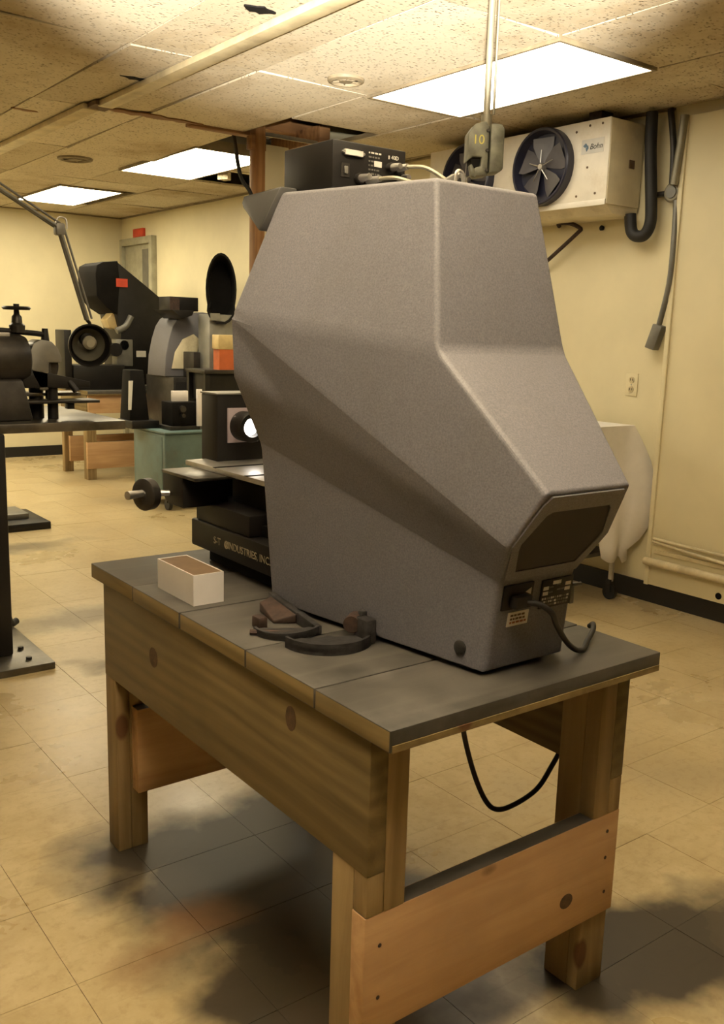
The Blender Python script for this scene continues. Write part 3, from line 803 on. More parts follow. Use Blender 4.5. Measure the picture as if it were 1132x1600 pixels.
MB().hexa([(1.02,1.49,BH),(1.035,1.485,BH),(1.045,1.570,BH),(1.03,1.575,BH)], [(1.02,1.49,BH+.020),(1.035,1.485,BH+.020),(1.045,1.570,BH+.026),(1.03,1.575,BH+.026)]).build('arm', M['iron'], g2, bevel=.003)
MB().hexa([(.99,1.60,BH),(1.030,1.575,BH),(1.040,1.69,BH),(1.01,1.69,BH)], [(.99,1.60,BH+.006),(1.030,1.575,BH+.020),(1.040,1.69,BH+.030),(1.01,1.69,BH+.022)]).build('rusty_plate', M['rust'], g2, bevel=.002)
MB().tube([(.912,1.562,BH+.006),(.95,1.53,BH+.006),(1.0,1.485,BH+.007)], .006, 8).build('spindle', M['rust'], g2)
MB().box(.940,.962,1.575,1.605,BH,BH+.026).build('wing_screw', M['rust'], g2, bevel=.004)

# looped cable under the bench top
tag(MB().tube([aty(724,1120,1.27), aty(726,1150,1.27), aty(740,1205,1.27), aty(757,1247,1.27), aty(774,1264,1.265), aty(800,1259,1.26), aty(838,1234,1.255), aty(862,1198,1.25), aty(884,1155,1.25), aty(897,1110,1.25)], .0055, 10).build('looped_cable', M['rubber']), 'black cable hanging in a loop below the bench top', 'cable')

# ================================================================== OVERHEAD AND RIGHT WALL
# pendant switch box
t = thing('pendant_switch_box', (2.18, 2.32, 1.88), 'grey-green cast switch box marked 10 hanging on a conduit from the ceiling', 'switch box')
c0 = aty(757, 238, 2.30)
def sb_(u, v, d):  # local frame facing the camera side (-Y, slightly -X)
    ex_ = Vector((.86,-.51,0)); ey_ = Vector((.51,.86,0))
    return c0 + ex_*u + Vector((0,0,v)) + ey_*d
pl = [(-.060,-.035),(-.060,.050),(-.040,.078),(-.005,.088),(.006,.070),(.006,-.075),(-.035,-.080),(-.038,-.055),(-.018,-.048),(-.015,-.022),(-.045,-.022)]
MB().prism(pl, sb_, -.035, .030).build('cover', M['greybox'], t, bevel=.004)
MB().prism([(.010,.080),(.045,.080),(.055,.066),(.055,-.055),(.045,-.064),(.010,-.068)], sb_, -.040, .036).build('rear_half', M['greybox'], t, bevel=.005)
MB().prism([(-.050,-.026),(-.020,-.026),(-.022,-.055),(-.046,-.050)], sb_, -.028, .026).build('switch_recess', M['blackmatte'], t)
MB().prism([(-.054,-.048),(-.046,-.042),(-.036,-.058),(-.030,-.085),(-.046,-.080)], sb_, -.034, -.010).build('lever', M['greybox'], t, bevel=.003)
ex_ = Vector((.86,-.51,0)).normalized()
text('10', .040, sb_(-.028,.030,-.0358), ex_, (0,0,1), M['yellow'], t)
for (u, v) in ((.001,.060),(.001,.0),(.001,-.060)):
    MB().cyl(sb_(u,v,-.040), sb_(u,v,-.030), .005, n=10).build('screw', M['darksteel'], t)
top = sb_(.002,.085,0)
MB().cyl(top, (top.x, top.y, ZC+.03), .0105, n=16).build('conduit', M['conduit'], t)
MB().cyl((top.x,top.y,top.z-.01), (top.x,top.y,top.z+.028), .017, n=16).build('conduit_nut', M['conduit'], t)
MB().cyl((top.x+.019,top.y-.012,top.z+.03), (top.x+.019,top.y-.012,ZC+.03), .004, n=10).build('safety_wire', M['conduit'], t)

# unit cooler on the right wall
ux0, ux1, uy0, uy1, uz0, uz1 = 3.88, 4.135, 3.17, 4.52, 2.035, 2.445
uc = thing('unit_cooler', (4.0, 3.85, uz0-.04), 'white wall-mounted cooling unit with two dark fans below the ceiling', 'cooling unit')
MB().prism([(ux0,uz0),(ux0,uz1),(ux1,uz1),(ux1,uz0-.045),(ux0+.06,uz0-.045)], lambda a, b, d: (a, d, b), uy0+.004, uy1-.004).build('cabinet', M['cream'], uc, bevel=.003)
MB().box(ux0-.006,ux0,uy0,uy1,uz0,uz1).build('front_panel', M['creamface'], uc, bevel=.002)
MB().box(ux0-.012,ux0-.004,uy0,uy1,uz0-.006,uz0+.022).build('lower_flange', M['creamface'], uc, bevel=.002)
MB().box(ux0-.002,ux1,uy0-.004,uy0+.004,uz0,uz1-.006).build('side_panel', M['cream'], uc, bevel=.002)
for (y, z) in ((3.22,2.42),(3.30,2.42),(3.385,2.40),(3.24,2.09),(3.36,2.085),(3.30,2.22)):
    MB().cyl((ux0-.009,y,z),(ux0-.005,y,z), .006, n=10).build('screw', M['brown'], uc)
def fan(yc):
    f = MB().lathe([(0,.196),(-.046,.196),(-.052,.190),(-.050,.180),(-.010,.172),(-.003,.168),(-.003,0)], (ux0-.006,yc,2.252), (1,0,0), 40).build('fan_shroud', M['blueblack'], uc)
    MB().lathe([(0,0),(-.0,.014),(.010,.020),(.03,.020)], (ux0-.050,yc,2.252), (1,0,0), 20).build('fan_hub', M['steel'], f)
    for k in range(5):
        a = 2*math.pi*k/5+.3; vs = []
        for (r, w, tw) in ((.024,.018,.006),(.07,.060,.012),(.12,.098,.014),(.160,.105,.012)):
            for s in (-1, 1):
                an = a + s*w/r*.62 if r > .05 else a+s*.5
                vs.append((ux0-.028+s*tw, yc+r*math.cos(an), 2.252+r*math.sin(an)))
        MB().add(vs, [(0,1,3,2),(2,3,5,4),(4,5,7,6)]).build('fan_blade', M['blade'], f)
        MB().cyl((ux0-.046,yc+.02*math.cos(a),2.252+.02*math.sin(a)), (ux0-.042,yc+.085*math.cos(a),2.252+.085*math.sin(a)), .0035, .002, n=8).build('blade_arm', M['steel'], f)
fan(3.585); fan(4.16)
lg = MB().box(ux0-.0075,ux0-.006,3.205,3.345,2.285,2.355).build('maker_label', M['print'], uc)
text('Bohn', .038, (ux0-.008,3.252,2.316), (0,-1,0), (0,0,1), M['ink'], lg, shear=.2)
MB().prism([(3.335,2.325),(3.318,2.338),(3.305,2.322),(3.322,2.316)], lambda a, b, d: (d, a, b), ux0-.009, ux0-.0075).prism([(3.318,2.312),(3.303,2.326),(3.300,2.312),(3.312,2.296)], lambda a, b, d: (d, a, b), ux0-.009, ux0-.0075).build('logo_mark', M['blueprint'], lg)
MB().box(4.03,4.07,uy0-.009,uy0-.004,2.22,2.26).build('side_label', M['brown'], uc)
MB().box(3.93,4.02,3.28,3.36,uz1,ZC).build('hanger_block', M['rust'], uc)
MB().box(3.93,4.02,4.20,4.28,uz1,ZC).build('hanger_block', M['rust'], uc)
tag(MB().tube([(4.07,3.08,ZC-.02),(4.075,3.075,2.30),(4.08,3.05,2.05),(4.08,3.045,1.95),(4.075,3.07,1.895),(4.07,3.115,1.89),(4.07,3.15,1.92),(4.07,3.165,2.0)], .030, 14).build('drain_hose', M['rubber']), 'thick black hose curling in a U beside the cooling unit', 'hose')
tag(MB().tube([(XR-.01,3.70,1.985),(4.09,3.66,1.995),(4.085,3.57,1.985),(4.085,3.50,1.955),(4.085,3.52,1.93),(4.09,3.72,1.80),(4.10,3.78,1.77)], .011, 10, smooth=4).build('elbow_pipe', M['rust']), 'thin dark bent pipe on the wall under the cooling unit', 'pipe')
tag(MB().lathe([(0,.012),(-.012,.014),(-.016,.008),(-.016,0)], (XR-.001,3.40,1.955), (1,0,0), 14).build('wall_bolt', M['black']), 'small black bolt head on the wall below the cooling unit', 'bolt')
# conduit with junction box and drop cord
jb = thing('junction_box', (4.09, 2.945, 2.05), 'grey conduit junction box with a drop cord on the wall beside the black hose', 'junction box')
MB().tube([(XR-.03,3.01,ZC-.01),(XR-.035,2.97,2.30),(XR-.035,2.96,2.12)], .016, 12).build('conduit', M['darksteel'], jb)
MB().tube([(PX-.02,2.90,ZC-.06),(PX-.02,2.91,2.30),(PX-.025,2.925,2.12)], .020, 12).build('conduit', M['conduit'], jb)
MB().lathe([(0,.050),(.045,.050),(.055,.040),(.055,0)], (XR-.002,2.945,2.09), (-1,0,0), 24).build('box_body', M['conduit'], jb)
MB().lathe([(0,.030),(.006,.028),(.006,0)], (XR-.057,2.945,2.09), (-1,0,0), 20).build('cover_plate', M['greymetal'], jb)
MB().cyl((XR-.03,3.0,2.09),(XR-.03,3.07,2.09), .014).build('side_nipple', M['darksteel'], jb)
MB().tube([(XR-.045,2.92,2.05),(XR-.06,2.905,1.85),(XR-.06,2.91,1.65),(XR-.05,2.955,1.45)], .014, 10).build('drop_cord', M['greymetal'], jb)
MB().hexa([(XR-.07,2.965,1.32),(XR-.07,3.02,1.335),(XR-.02,3.02,1.335),(XR-.02,2.965,1.32)],[(XR-.07,2.925,1.44),(XR-.07,2.98,1.455),(XR-.02,2.98,1.455),(XR-.02,2.925,1.44)]).build('outlet_end', M['greymetal'], jb, bevel=.005)
# wall outlet
t = thing('wall_outlet', (XR-.004, 3.128, 1.08), 'cream duplex wall outlet above the draped cart', 'outlet')
ol = MB().box(XR-.006,XR,3.090,3.166,1.078,1.196).build('plate', M['wall_panel'], t, bevel=.002)
for z in (1.112,1.162):
    s_ = MB().cyl((XR-.0085,3.128,z),(XR-.006,3.128,z), .017, n=18).build('socket', M['pipe'], t)
    for y in (3.121,3.135): MB().box(XR-.0092,XR-.0085,y-.0018,y+.0018,z-.004,z+.008).build('slot', M['ink'], s_)
MB().cyl((XR-.008,3.128,1.137),(XR-.006,3.128,1.137), .004, n=8).build('screw', M['steel'], t)

# cloth-covered cart by the wall
cx0, cx1, cy0, cy1, cz = 3.52, 4.03, 3.02, 3.72, .93
t = thing('cart', ((cx0+cx1)/2, (cy0+cy1)/2, 0), 'metal-legged cart by the right wall under a white cloth', 'cart')
MB().box(cx0,cx1,cy0,cy1,cz-.03,cz).build('top', M['greymetal'], t, bevel=.003)
MB().box(cx0+.03,cx1-.03,cy0+.03,cy1-.03,.25,.27).build('shelf', M['greymetal'], t)
for x in (cx0+.03,cx1-.03):
    for y in (cy0+.03,cy1-.03):
        l_ = MB().cyl((x,y,.10),(x,y,cz-.03), .014).build('leg', M['steel'], t)
        MB().cyl((x-.012,y,.04),(x+.012,y,.04), .04, n=20).box(x-.018,x+.018,y-.012,y+.012,.04,.11).build('caster', M['rubber'], l_)
def cloth():
    n = 120; rows = 12; mb = MB(); vs = []
    per = []
    a, b, c, d = cx0-.012, cx1+.012, cy0-.012, cy1+.012
    for k in range(n):
        s = 4*k/n; q = int(s); f = s-q
        if q == 0: per.append((a+(b-a)*f, c, 0, -1))
        elif q == 1: per.append((b, c+(d-c)*f, 1, 0))
        elif q == 2: per.append((b-(b-a)*f, d, 0, 1))
        else: per.append((a, d-(d-c)*f, -1, 0))
    for r in range(rows+1):
        t_ = r/rows
        for k, (x, y, nx, ny) in enumerate(per):
            dx, dy = x-(a+b)/2, y-(c+d)/2
            corner = (abs(dx)/((b-a)/2))**6*(abs(dy)/((d-c)/2))**6
            bot = .31 - .12*corner + .03*math.sin(k*.5)
            if ny == -1 and x > cx1-.2: bot -= .06
            fold = (.5+.5*math.sin(k*.62))*.030*t_ + .135*corner*math.sin(math.pi*min(1,t_*1.1))**.7*t_**.3
            L = math.hypot(dx, dy)
            xx = x+(nx*fold if nx else dx/L*fold*corner); yy = y+(ny*fold if ny else dy/L*fold*corner)
            xx = min(xx, XR-.02)
            vs.append((xx, yy, cz+.006+(bot-cz)*t_))
    fs = []
    for r in range(rows):
        for k in range(n): fs.append((r*n+k, r*n+(k+1) % n, (r+1)*n+(k+1) % n, (r+1)*n+k))
    fs.append(tuple(range(n-1,-1,-1)))
    o = mb.add(vs, fs).build('cover_cloth', M['cloth'], smooth=60)
    so = o.modifiers.new('t', 'SOLIDIFY'); so.thickness = .003
    return o
tag(cloth(), 'white cloth draped over the cart against the right wall', 'cloth')

# ================================================================== LEFT: GRINDER STAND
t = thing('machine_stand', (1.0, 4.0, 0), 'dark steel pedestal stand with a plate top at the left edge', 'stand')
MB().box(.55,1.60,3.80,4.62,.930,.968).build('plate_top', M['steeltop'], t, bevel=.004)
MB().hexa([(.80,3.74,.03),(1.075,3.74,.03),(1.075,4.02,.03),(.80,4.02,.03)],[(.82,3.80,.93),(1.095,3.80,.93),(1.095,4.05,.93),(.82,4.05,.93)]).build('column', M['black'], t, bevel=.01)
MB().box(.55,1.19,3.58,4.28,0,.030).build('base_plate', M['steeltop'], t, bevel=.004)
for (x, y) in ((1.11,3.66),(1.12,3.80),(1.13,4.18)): MB().cyl((x,y,.03),(x,y,.042), .012, n=6).build('bolt', M['darksteel'], t)
MB().tube([(1.10,4.0,.90),(1.10,3.98,.75),(1.115,4.02,.5),(1.125,4.06,.25),(1.17,4.12,.06),(1.21,4.15,.045)], .016, 10).build('cable', M['rubber'], t)
MB().hexa([(1.10,3.99,.68),(1.115,3.99,.66),(1.115,4.03,.66),(1.10,4.03,.68)],[(1.098,3.99,.78),(1.112,3.99,.80),(1.112,4.03,.80),(1.098,4.03,.78)]).build('strap', M['rubber'], t)
GY = 4.02
gr = thing('tool_grinder', (1.1, GY, .968), 'dark tool grinder with a handwheel on top, on the pedestal stand', 'grinder')
MB().hexa([(.85,3.90,.968),(1.245,3.90,.968),(1.245,4.16,.968),(.85,4.16,.968)],[(.90,3.93,1.14),(1.215,3.93,1.14),(1.215,4.12,1.14),(.90,4.12,1.14)]).build('base', M['darksteel'], gr, bevel=.015)
MB().lathe([(0,0),(0,.075),(.02,.100),(.05,.108),(.30,.108),(.33,.095),(.345,.06),(.345,0)], (.92,GY,1.215), (1,0,0), 32).build('motor', M['darksteel'], gr)
MB().box(.98,1.18,GY-.05,GY+.05,1.30,1.325).build('top_plate', M['steel'], gr, bevel=.003)
hood_p = [(1.255,1.16),(1.255,1.255),(1.270,1.285),(1.300,1.300),(1.345,1.292),(1.372,1.262),(1.385,1.225),(1.385,1.205),(1.33,1.205),(1.325,1.09),(1.29,1.09)]
MB().prism(hood_p, lambda a, b, d: (a, d, b), GY-.07, GY+.05).build('wheel_guard', M['greymetal'], gr, bevel=.006)
MB().cyl((1.298,GY-.03,1.19),(1.298,GY+.01,1.19), .085, n=32).build('grinding_wheel', M['darksteel'], gr)
MB().box(1.325,1.345,GY-.05,GY-.02,1.05,1.21).build('guard_bracket', M['darksteel'], gr, bevel=.002)
MB().tube([(.95,GY,1.330),(1.10,GY,1.335),(1.28,GY,1.325),(1.345,GY,1.318)], .012, 10).build('cross_bar', M['black'], gr)
MB().cyl((1.34,GY,1.29),(1.34,GY,1.345), .018, .012).build('bar_knob', M['black'], gr)
MB().lathe([(0,.030),(.03,.032),(.04,.022),(.065,.020),(.075,.012),(.10,.010)], (1.225,GY,1.325), (0,0,1), 20).build('spindle', M['darksteel'], gr)
h_ = MB().lathe([(0,.052),(.008,.058),(.014,.052),(.010,.030),(.010,.0)], (1.225,GY,1.418), (0,0,1), 28).build('handwheel', M['black'], gr)
MB().cyl((1.225,GY,1.425),(1.225,GY,1.442), .012, n=12).build('handwheel_nut', M['black'], h_)
MB().hexa([(1.22,GY-.07,1.10),(1.505,GY-.07,1.098),(1.505,GY-.03,1.098),(1.22,GY-.03,1.10)],[(1.22,GY-.07,1.185),(1.505,GY-.07,1.125),(1.505,GY-.03,1.125),(1.22,GY-.03,1.185)]).build('tool_rest', M['black'], gr, bevel=.003)
MB().box(1.18,1.535,GY-.10,GY+.02,1.036,1.048).build('slide_plate', M['darksteel'], gr, bevel=.002)
MB().box(1.20,1.48,GY-.02,GY+.10,1.062,1.076).build('slide_plate', M['steeltop'], gr, bevel=.002)
MB().cyl((1.35,GY-.04,.968),(1.35,GY-.04,1.10), .022).cyl((1.30,GY+.02,.968),(1.30,GY+.02,1.10), .03).build('rest_post', M['black'], gr)
MB().box(1.40,1.43,GY-.08,GY-.04,1.01,1.036).build('clamp', M['black'], gr, bevel=.002)
MB().cyl((1.415,GY-.06,1.125),(1.44,GY-.08,1.085), .014).build('clamp_screw', M['black'], gr)

# swing-arm lamp
LY = 4.06
t = thing('swing_arm_lamp', (.62, LY, ZC), 'grey swing-arm lamp with a round dark shade reaching in from the left', 'lamp')
E = aty(92,357,LY); B_ = aty(136,500,LY); A0 = aty(0,296,LY); hd = aty(141,540,LY)
A1 = A0 + (A0-E)*1.55
MB().cyl((A1.x,LY,A1.z-.02),(A1.x,LY,ZC-.002), .012).build('drop_rod', M['conduit'], t)
MB().cyl((A1.x,LY,ZC-.014),(A1.x,LY,ZC-.002), .05, n=24).build('ceiling_flange', M['conduit'], t)
for dy in (-.014,.014):
    o_ = Vector((0,dy,0)); q = Vector((.018,0,.010))
    MB().cyl(A1+o_, E+o_, .0065, n=10).build('upper_arm', M['greymetal'], t)
    MB().cyl(E+o_, B_+o_, .0065, n=10).build('lower_arm', M['greymetal'], t)
q = Vector((.022,0,.006))
MB().cyl(E+q, B_+q, .005, n=8).build('lower_arm', M['greymetal'], t)
MB().cyl(A1+Vector((.006,0,.022)), E+Vector((.006,0,.022)), .005, n=8).build('upper_arm', M['greymetal'], t)
MB().box(E.x-.018,E.x+.022,LY-.022,LY+.022,E.z-.028,E.z+.022).build('elbow', M['greymetal'], t, bevel=.008)
MB().tube([E+Vector((-.02,0,.01)),E+Vector((0,0,.045)),E+Vector((.03,0,.04)),E+Vector((.035,0,.0))], .004, 8).build('spring', M['steel'], t)
MB().lathe([(0,0),(0,.030),(.10,.034),(.11,.03),(.12,.0)], hd+Vector((.03,.17,.055)), Vector((-.15,-.9,-.25)), 20).build('socket_cap', M['black'], t)
MB().tube([B_, B_+Vector((.02,.02,-.02)), hd+Vector((.02,.10,.05))], .008, 8).build('neck', M['darksteel'], t)
sh = MB().lathe([(.12,.030),(.11,.038),(.06,.070),(.02,.091),(0,.095),(-.004,.095),(-.004,.088),(.02,.084),(.06,.060),(.09,.030)], hd+Vector((0,.0,0)), Vector((.10,.95,.10)), 36).build('shade', M['black'], t)
M['shade_in'] = mat('shade_inner_grey', (.09,.085,.065), .4)
M['bulb'] = mat('unlit_bulb', (.36,.34,.26), .3)
MB().lathe([(.085,.0),(.085,.032),(.055,.058),(.025,.072)], hd, Vector((.10,.95,.10)), 36).build('reflector', M['shade_in'], t)
MB().lathe([(.03,0),(.032,.018),(.045,.030),(.06,.030),(.08,.018),(.09,.0)], hd+Vector((.012,0,.006)), Vector((.10,.95,.10)), 24).build('bulb', M['bulb'], t)

# steel base plate on the floor farther back
t = thing('floor_plate', (1.9, 6.35, 0), 'black steel foot plate on the floor behind the pedestal stand', 'plate')
MB().box(1.62,2.07,6.22,6.75,0,.05).build('slab', M['black'], t, bevel=.004)
MB().box(1.66,1.98,6.40,6.70,.05,.085).build('raised_pad', M['greymetal'], t, bevel=.004)
MB().box(1.60,1.75,6.42,6.66,.085,.60).build('upright', M['darksteel'], t, bevel=.004)

# ================================================================== BACKGROUND BENCH AND MACHINES
wb2 = bench(3.03, 8.02, 1.0, .78, .80, [8.28, 8.54], 'far timber workbench carrying the tall black comparator', rz=(.10,.34), azb=.60)
MB().box(3.045, 4.015, 8.05, 8.078, .60, .760).build('cross_apron', M['rail'], wb2, bevel=.002)
# tall black comparator
FY = 8.25
def pp(px, py, Y=FY):
    p = aty(px, py, Y); return (p.x, p.z)
bc = thing('black_comparator', (3.7, FY, .80), 'tall black angular optical comparator with a red tag on the far bench', 'comparator')
bodyp = [pp(182,408),pp(240,456),pp(256,470),pp(290,500),pp(284,560),pp(270,601),pp(189,601),pp(189,520),pp(182,492)]
MB().prism(bodyp, lambda a, b, d: (a, d, b), FY, FY+.40).build('body', M['black'], bc, bevel=.01)
hoodp = [pp(148,428),pp(150,414),pp(160,409),pp(183,408),pp(186,440),pp(183,492),pp(165,480),pp(150,463)]
MB().prism(hoodp, lambda a, b, d: (a, d, b), FY-.02, FY+.42).build('screen_hood', M['blackmatte'], bc, bevel=.008)
a, b = pp(180,435); c, d = pp(198,449)
MB().box(a, c, FY-.024, FY-.018, d, b).build('red_tag', M['red'], bc)
a, b = pp(213,548); c, d = pp(228,558)
MB().box(a, c, FY-.004, FY, d, b).build('white_plate', M['print'], bc)
a, b = pp(226,448); c, d = pp(231,462)
MB().box(a, c, FY+.05, FY+.3, d, b).build('seam_rib', M['black'], bc)
mp_ = [pp(170,500),pp(182,486),pp(197,492),pp(185,515),pp(175,512)]
MB().prism(mp_, lambda a, b, d: (a, d, b), FY+.05, FY+.20).build('mirror_box', M['clear'], bc, bevel=.004)
MB().tube([(*pp(203,494),0)][0:0] or [Vector((pp(205,494)[0],FY,pp(205,494)[1])),Vector((pp(196,510)[0],FY,pp(196,510)[1])),Vector((pp(182,517)[0],FY,pp(182,517)[1]))], .03, 10).build('mirror_arm', M['greymetal'], bc)
a, b = pp(181,530); c, d = pp(207,572)
MB().box(a, c, FY-.02, FY+.10, d, b).build('stage_block', M['greymetal'], bc, bevel=.006)
a, b = pp(112,570); c, d = pp(192,602)
MB().box(a, c, FY-.05, FY+.25, .80, b).build('stage_slide', M['black'], bc, bevel=.006)
a, b = pp(98,515); c, d = pp(112,600)
MB().box(a, c, FY-.03, FY+.2, .80, b).build('stage_upright', M['black'], bc, bevel=.005)
a, b = pp(178,520)
MB().cyl((a,FY-.05,b-.15),(a,FY+.1,b-.15), .06, n=16).cyl((a+.09,FY-.02,b-.11),(a+.09,FY+.06,b-.11), .045, n=16).build('turret', M['black'], bc)

# grey comparator on a dark cabinet, beyond the stage of the near machine
QY = 7.35
stc = thing('steel_cabinet', (3.85, QY+.15, 0), 'dark steel cabinet under the smaller grey comparator', 'cabinet')
MB().box(3.48,4.12,QY-.1,QY+.45,.06,.96).build('body', M['darksteel'], stc, bevel=.006)
MB().box(3.50,4.10,QY-.106,QY-.1,.10,.92).build('door', M['black'], stc, bevel=.002)
for x in (3.52,4.06):
    for y in (QY-.06, QY+.4): MB().cyl((x,y,0),(x,y,.06), .02).build('foot', M['rubber'], stc)
gc = thing('grey_comparator', (3.8, QY+.1, .96), 'smaller grey comparator with a cream front, beyond the near machine', 'comparator')
def qp(px, py): return pp(px, py, QY)
z0 = .96
shell = [qp(257,578),qp(259,556),qp(264,530),qp(270,510),qp(277,499),qp(292,489),qp(318,488),qp(345,492),qp(352,520),qp(352,578)]
shell[0] = (shell[0][0], z0); shell[-1] = (shell[-1][0], z0)
MB().prism(shell, lambda a, b, d: (a, d, b), QY, QY+.35).build('shell', M['hood'], gc, bevel=.012)
cream = [qp(268,576),qp(273,550),qp(285,530),qp(302,522),qp(311,530),qp(308,550),qp(300,577)]
MB().prism(cream, lambda a, b, d: (a, d, b), QY-.012, QY).build('cream_front', M['cream'], gc, bevel=.004)
side = [qp(318,505),qp(345,508),qp(345,575),qp(308,575),qp(313,545)]
MB().prism(side, lambda a, b, d: (a, d, b), QY-.010, QY).build('light_grey_flank', M['greymetal'], gc, bevel=.003)
vis = [qp(257,484),qp(291,486),qp(288,493),qp(272,498)]
MB().prism(vis, lambda a, b, d: (a, d, b), QY-.15, QY+.2).build('visor', M['black'], gc, bevel=.004)
a, b = qp(284,549); c, d = qp(312,577)
MB().box(a, c, QY-.22, QY-.03, z0, b).build('lamp_housing', M['darksteel'], gc, bevel=.006)
a, b = qp(318,556)
MB().cyl((a,QY-.14,b),(a+.12,QY-.14,b), .045, n=16).cyl((a+.02,QY-.14,z0),(a+.02,QY-.14,b), .03, n=12).build('focus_knob', M['black'], gc)
a, b = qp(266,463); c, d = qp(311,487)
t = thing('small_box', ((a+c)/2, QY+.1, 0), 'small dark reddish box on top of the smaller grey comparator', 'box')
t.location.z = d
MB().box(a, c, QY+.01, QY+.22, d, b).build('case', M['black'], t, bevel=.004)
e_, _ = qp(281,463)
MB().box(a, e_, QY+.006, QY+.01, d+.005, b-.005).build('red_side', M['rust'], t)

# comparator with the oval black hood
OY = 6.95
oh = thing('hooded_comparator', (4.0, OY+.2, 0), 'black oval screen hood of a comparator half hidden behind the grey machine', 'comparator')
def op(px, py): return pp(px, py, OY)
ov = []
cxx, czz = op(346,452); rx = op(370,452)[0]-cxx; rz_ = op(346,395)[1]-czz
for k in range(28):
    a = 2*math.pi*k/28; x = cxx+rx*math.cos(a); z = czz+rz_*math.sin(a)
    if z < czz-rz_*.5: x = cxx + (x-cxx)*1.25 if abs(x-cxx)*1.25 < rx*.93 else cxx+math.copysign(rx*.93, x-cxx)
    z = max(z, czz-rz_*.97)
    ov.append((x, z))
vs = [(x, OY, z) for x, z in ov]+[(cxx+(x-cxx)*.86+.16, OY+.26, czz+(z-czz)*.82) for x, z in ov]+[(cxx+(x-cxx)*.90, OY+.004, czz+(z-czz)*.94) for x, z in ov]+[(cxx+(x-cxx)*.75+.10, OY+.20, czz+(z-czz)*.75) for x, z in ov]
nn = 28; fs = []
for k in range(nn):
    k2 = (k+1) % nn
    fs += [(k,k2,nn+k2,nn+k),(k,2*nn+k,2*nn+k2,k2),(2*nn+k,3*nn+k,3*nn+k2,2*nn+k2)]
fs += [tuple(range(nn,2*nn)), tuple(range(3*nn,4*nn))]
ohm = MB(); ohm.add(vs, [f for k, f in enumerate(fs[:-2]) if k % 3 == 0]+[fs[-2]], 0); ohm.add(vs, [f for k, f in enumerate(fs[:-2]) if k % 3]+[fs[-1]], 1)
ohm.build('oval_hood', [M['visor'], M['blackmatte']], oh)
a, b = op(329,489); c, d = op(344,501)
MB().box(a, c, OY+.0, OY+.02, d, b).build('small_label', M['greymetal'], oh)
MB().box(cxx-.10, cxx+.28, OY+.02, OY+.22, 0, czz-rz_*.7).build('pedestal', M['greymetal'], oh, bevel=.01)

# orange bin with an amber tray on a small dark table
SY = 6.62
sx0, _ = pp(336,576,SY); sx1 = sx0+.42
zt_ = pp(350,578,SY)[1]
t = thing('side_table', ((sx0+sx1)/2, SY+.15, 0), 'dark metal side table behind the lamp housing, holding the orange bin', 'table')
MB().box(sx0-.10,sx1,SY-.02,SY+.32,zt_-.03,zt_).build('top', M['darksteel'], t, bevel=.003)
for x in (sx0-.07,sx1-.03):
    for y in (SY+.01,SY+.29): MB().box(x-.02,x+.02,y-.02,y+.02,0,zt_-.03).build('leg', M['black'], t)
MB().box(sx0-.06,sx1-.05,SY+.03,SY+.27,zt_-.24,zt_-.03).build('drawer', M['black'], t, bevel=.004)
bn = thing('orange_bin', (sx0+.12, SY+.12, zt_), 'orange plastic parts bin beside the grey machine edge', 'bin')
ob_ = pp(340,546,SY)[1]
e = .006
MB().box(sx0+.04,sx0+.30,SY,SY+e,zt_,ob_).box(sx0+.04,sx0+.30,SY+.1-e,SY+.1,zt_,ob_).box(sx0+.04,sx0+.04+e,SY+e,SY+.1-e,zt_,ob_).box(sx0+.30-e,sx0+.30,SY+e,SY+.1-e,zt_,ob_).build('sides', M['orange'], bn)
MB().box(sx0+.04+e,sx0+.30-e,SY+e,SY+.1-e,zt_,zt_+.008).build('bottom', M['orange'], bn)
az = pp(340,523,SY)[1]
tag(MB().box(sx0+.03,sx0+.29,SY-.002,SY+.105,ob_,az).build('amber_tray', M['clear'], bevel=.006), 'pale amber plastic tray stacked on the orange bin', 'tray')

# teal cabinet on casters with its dark fixtures
tx0, tx1, ty0, ty1 = 3.0, 3.36, 6.40, 6.98
tc = thing('teal_cabinet', ((tx0+tx1)/2, (ty0+ty1)/2, 0), 'small teal metal cabinet on casters between the benches', 'cabinet')
MB().box(tx0,tx1,ty0,ty1,.12,.585).build('body', M['teal'], tc, bevel=.014, seg=3)
MB().box(tx0-.012,tx1+.012,ty0-.012,ty1+.012,.585,.60).build('top_sheet', M['teal'], tc, bevel=.004)
MB().box(tx0-.004,tx0,ty0+.05,ty1-.05,.15,.56).build('side_panel', M['teal'], tc, bevel=.002)
for x in (tx0+.05,tx1-.05):
    for y in (ty0+.06,ty1-.05):
        w_ = MB().cyl((x-.014,y,.045),(x+.014,y,.045), .045, n=20).build('caster', M['rubber'], tc)
        MB().box(x-.02,x+.02,y-.015,y+.015,.06,.12).build('caster_fork', M['darksteel'], w_)
TZ = .60
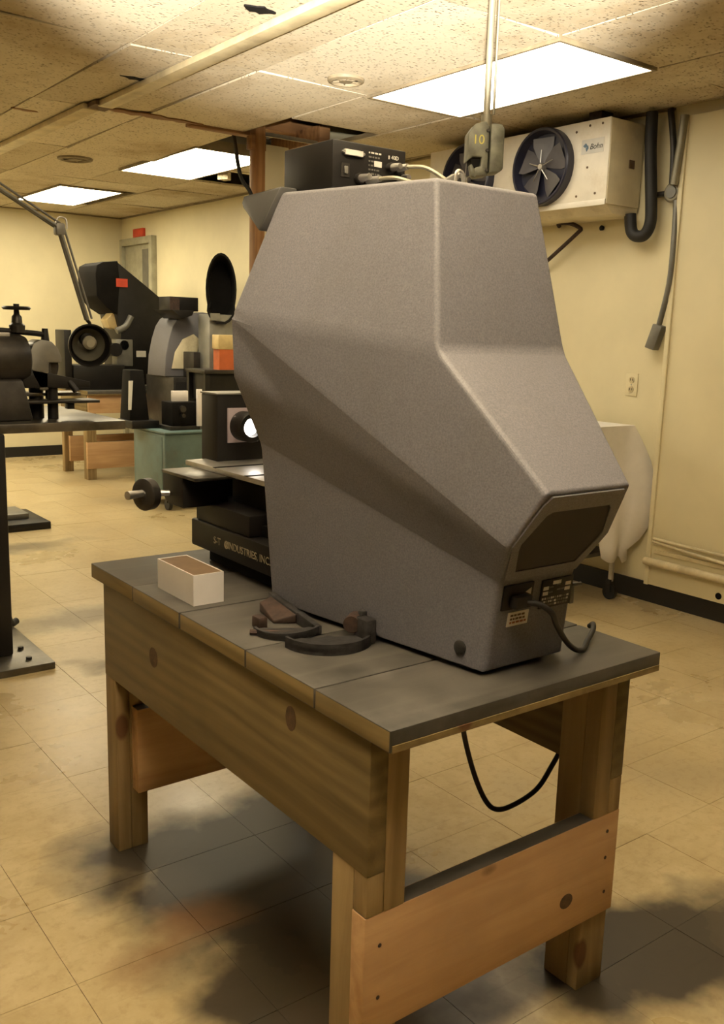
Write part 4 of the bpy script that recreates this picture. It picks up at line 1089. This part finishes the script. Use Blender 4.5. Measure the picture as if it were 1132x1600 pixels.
hb = thing('bench_gauge', (3.05, 6.72, TZ), 'black gauge with a tapered column and pale strip on the teal cabinet', 'gauge')
gx = 2.955
MB().hexa([(gx-.07,6.78,TZ),(gx+.10,6.78,TZ),(gx+.10,6.98,TZ),(gx-.07,6.98,TZ)],[(gx-.05,6.80,TZ+.44),(gx+.06,6.80,TZ+.44),(gx+.06,6.95,TZ+.44),(gx-.05,6.95,TZ+.44)]).build('column', M['blackmatte'], hb, bevel=.008)
MB().hexa([(gx-.075,6.776,TZ+.14),(gx-.055,6.776,TZ+.14),(gx-.055,6.79,TZ+.14),(gx-.075,6.79,TZ+.14)],[(gx-.062,6.79,TZ+.36),(gx-.032,6.79,TZ+.36),(gx-.032,6.805,TZ+.36),(gx-.062,6.805,TZ+.36)]).build('pale_strip', M['print'], hb)
MB().box(gx-.085,gx+.14,6.70,6.98,TZ,TZ+.06).build('foot', M['black'], hb, bevel=.006)
kx = thing('fixture_block', (3.2, 6.6, TZ), 'low black fixture block with small handles on the teal cabinet', 'fixture')
MB().box(3.09,3.34,6.50,6.74,TZ,TZ+.03).build('base', M['darksteel'], kx, bevel=.003)
MB().box(3.12,3.33,6.53,6.72,TZ+.03,TZ+.21).build('block', M['blackmatte'], kx, bevel=.006)
MB().cyl((3.20,6.50,TZ+.16),(3.20,6.53,TZ+.16), .025).cyl((3.20,6.49,TZ+.11),(3.20,6.53,TZ+.11), .015).build('knob', M['darksteel'], kx)
for k, (x0, x1, y, zz0, zz1, lab) in enumerate([(3.16,3.29,6.60,TZ+.211,TZ+.292,'white card standing on the black fixture block, wider of the two'), (3.295,3.345,6.515,TZ+.03,TZ+.31,'narrow white card at the right end of the fixture block')]):
    if k == 0: tag(MB().box(x0,x1,y,y+.03,zz0,zz1).build('white_card', M['white'], bevel=.001), lab, 'card', 'white cards on the fixture')
    else: tag(MB().box(x0+.01,x1,y-.04,y-.02,TZ+.03,zz1).build('white_card', M['white'], bevel=.001), lab, 'card', 'white cards on the fixture')
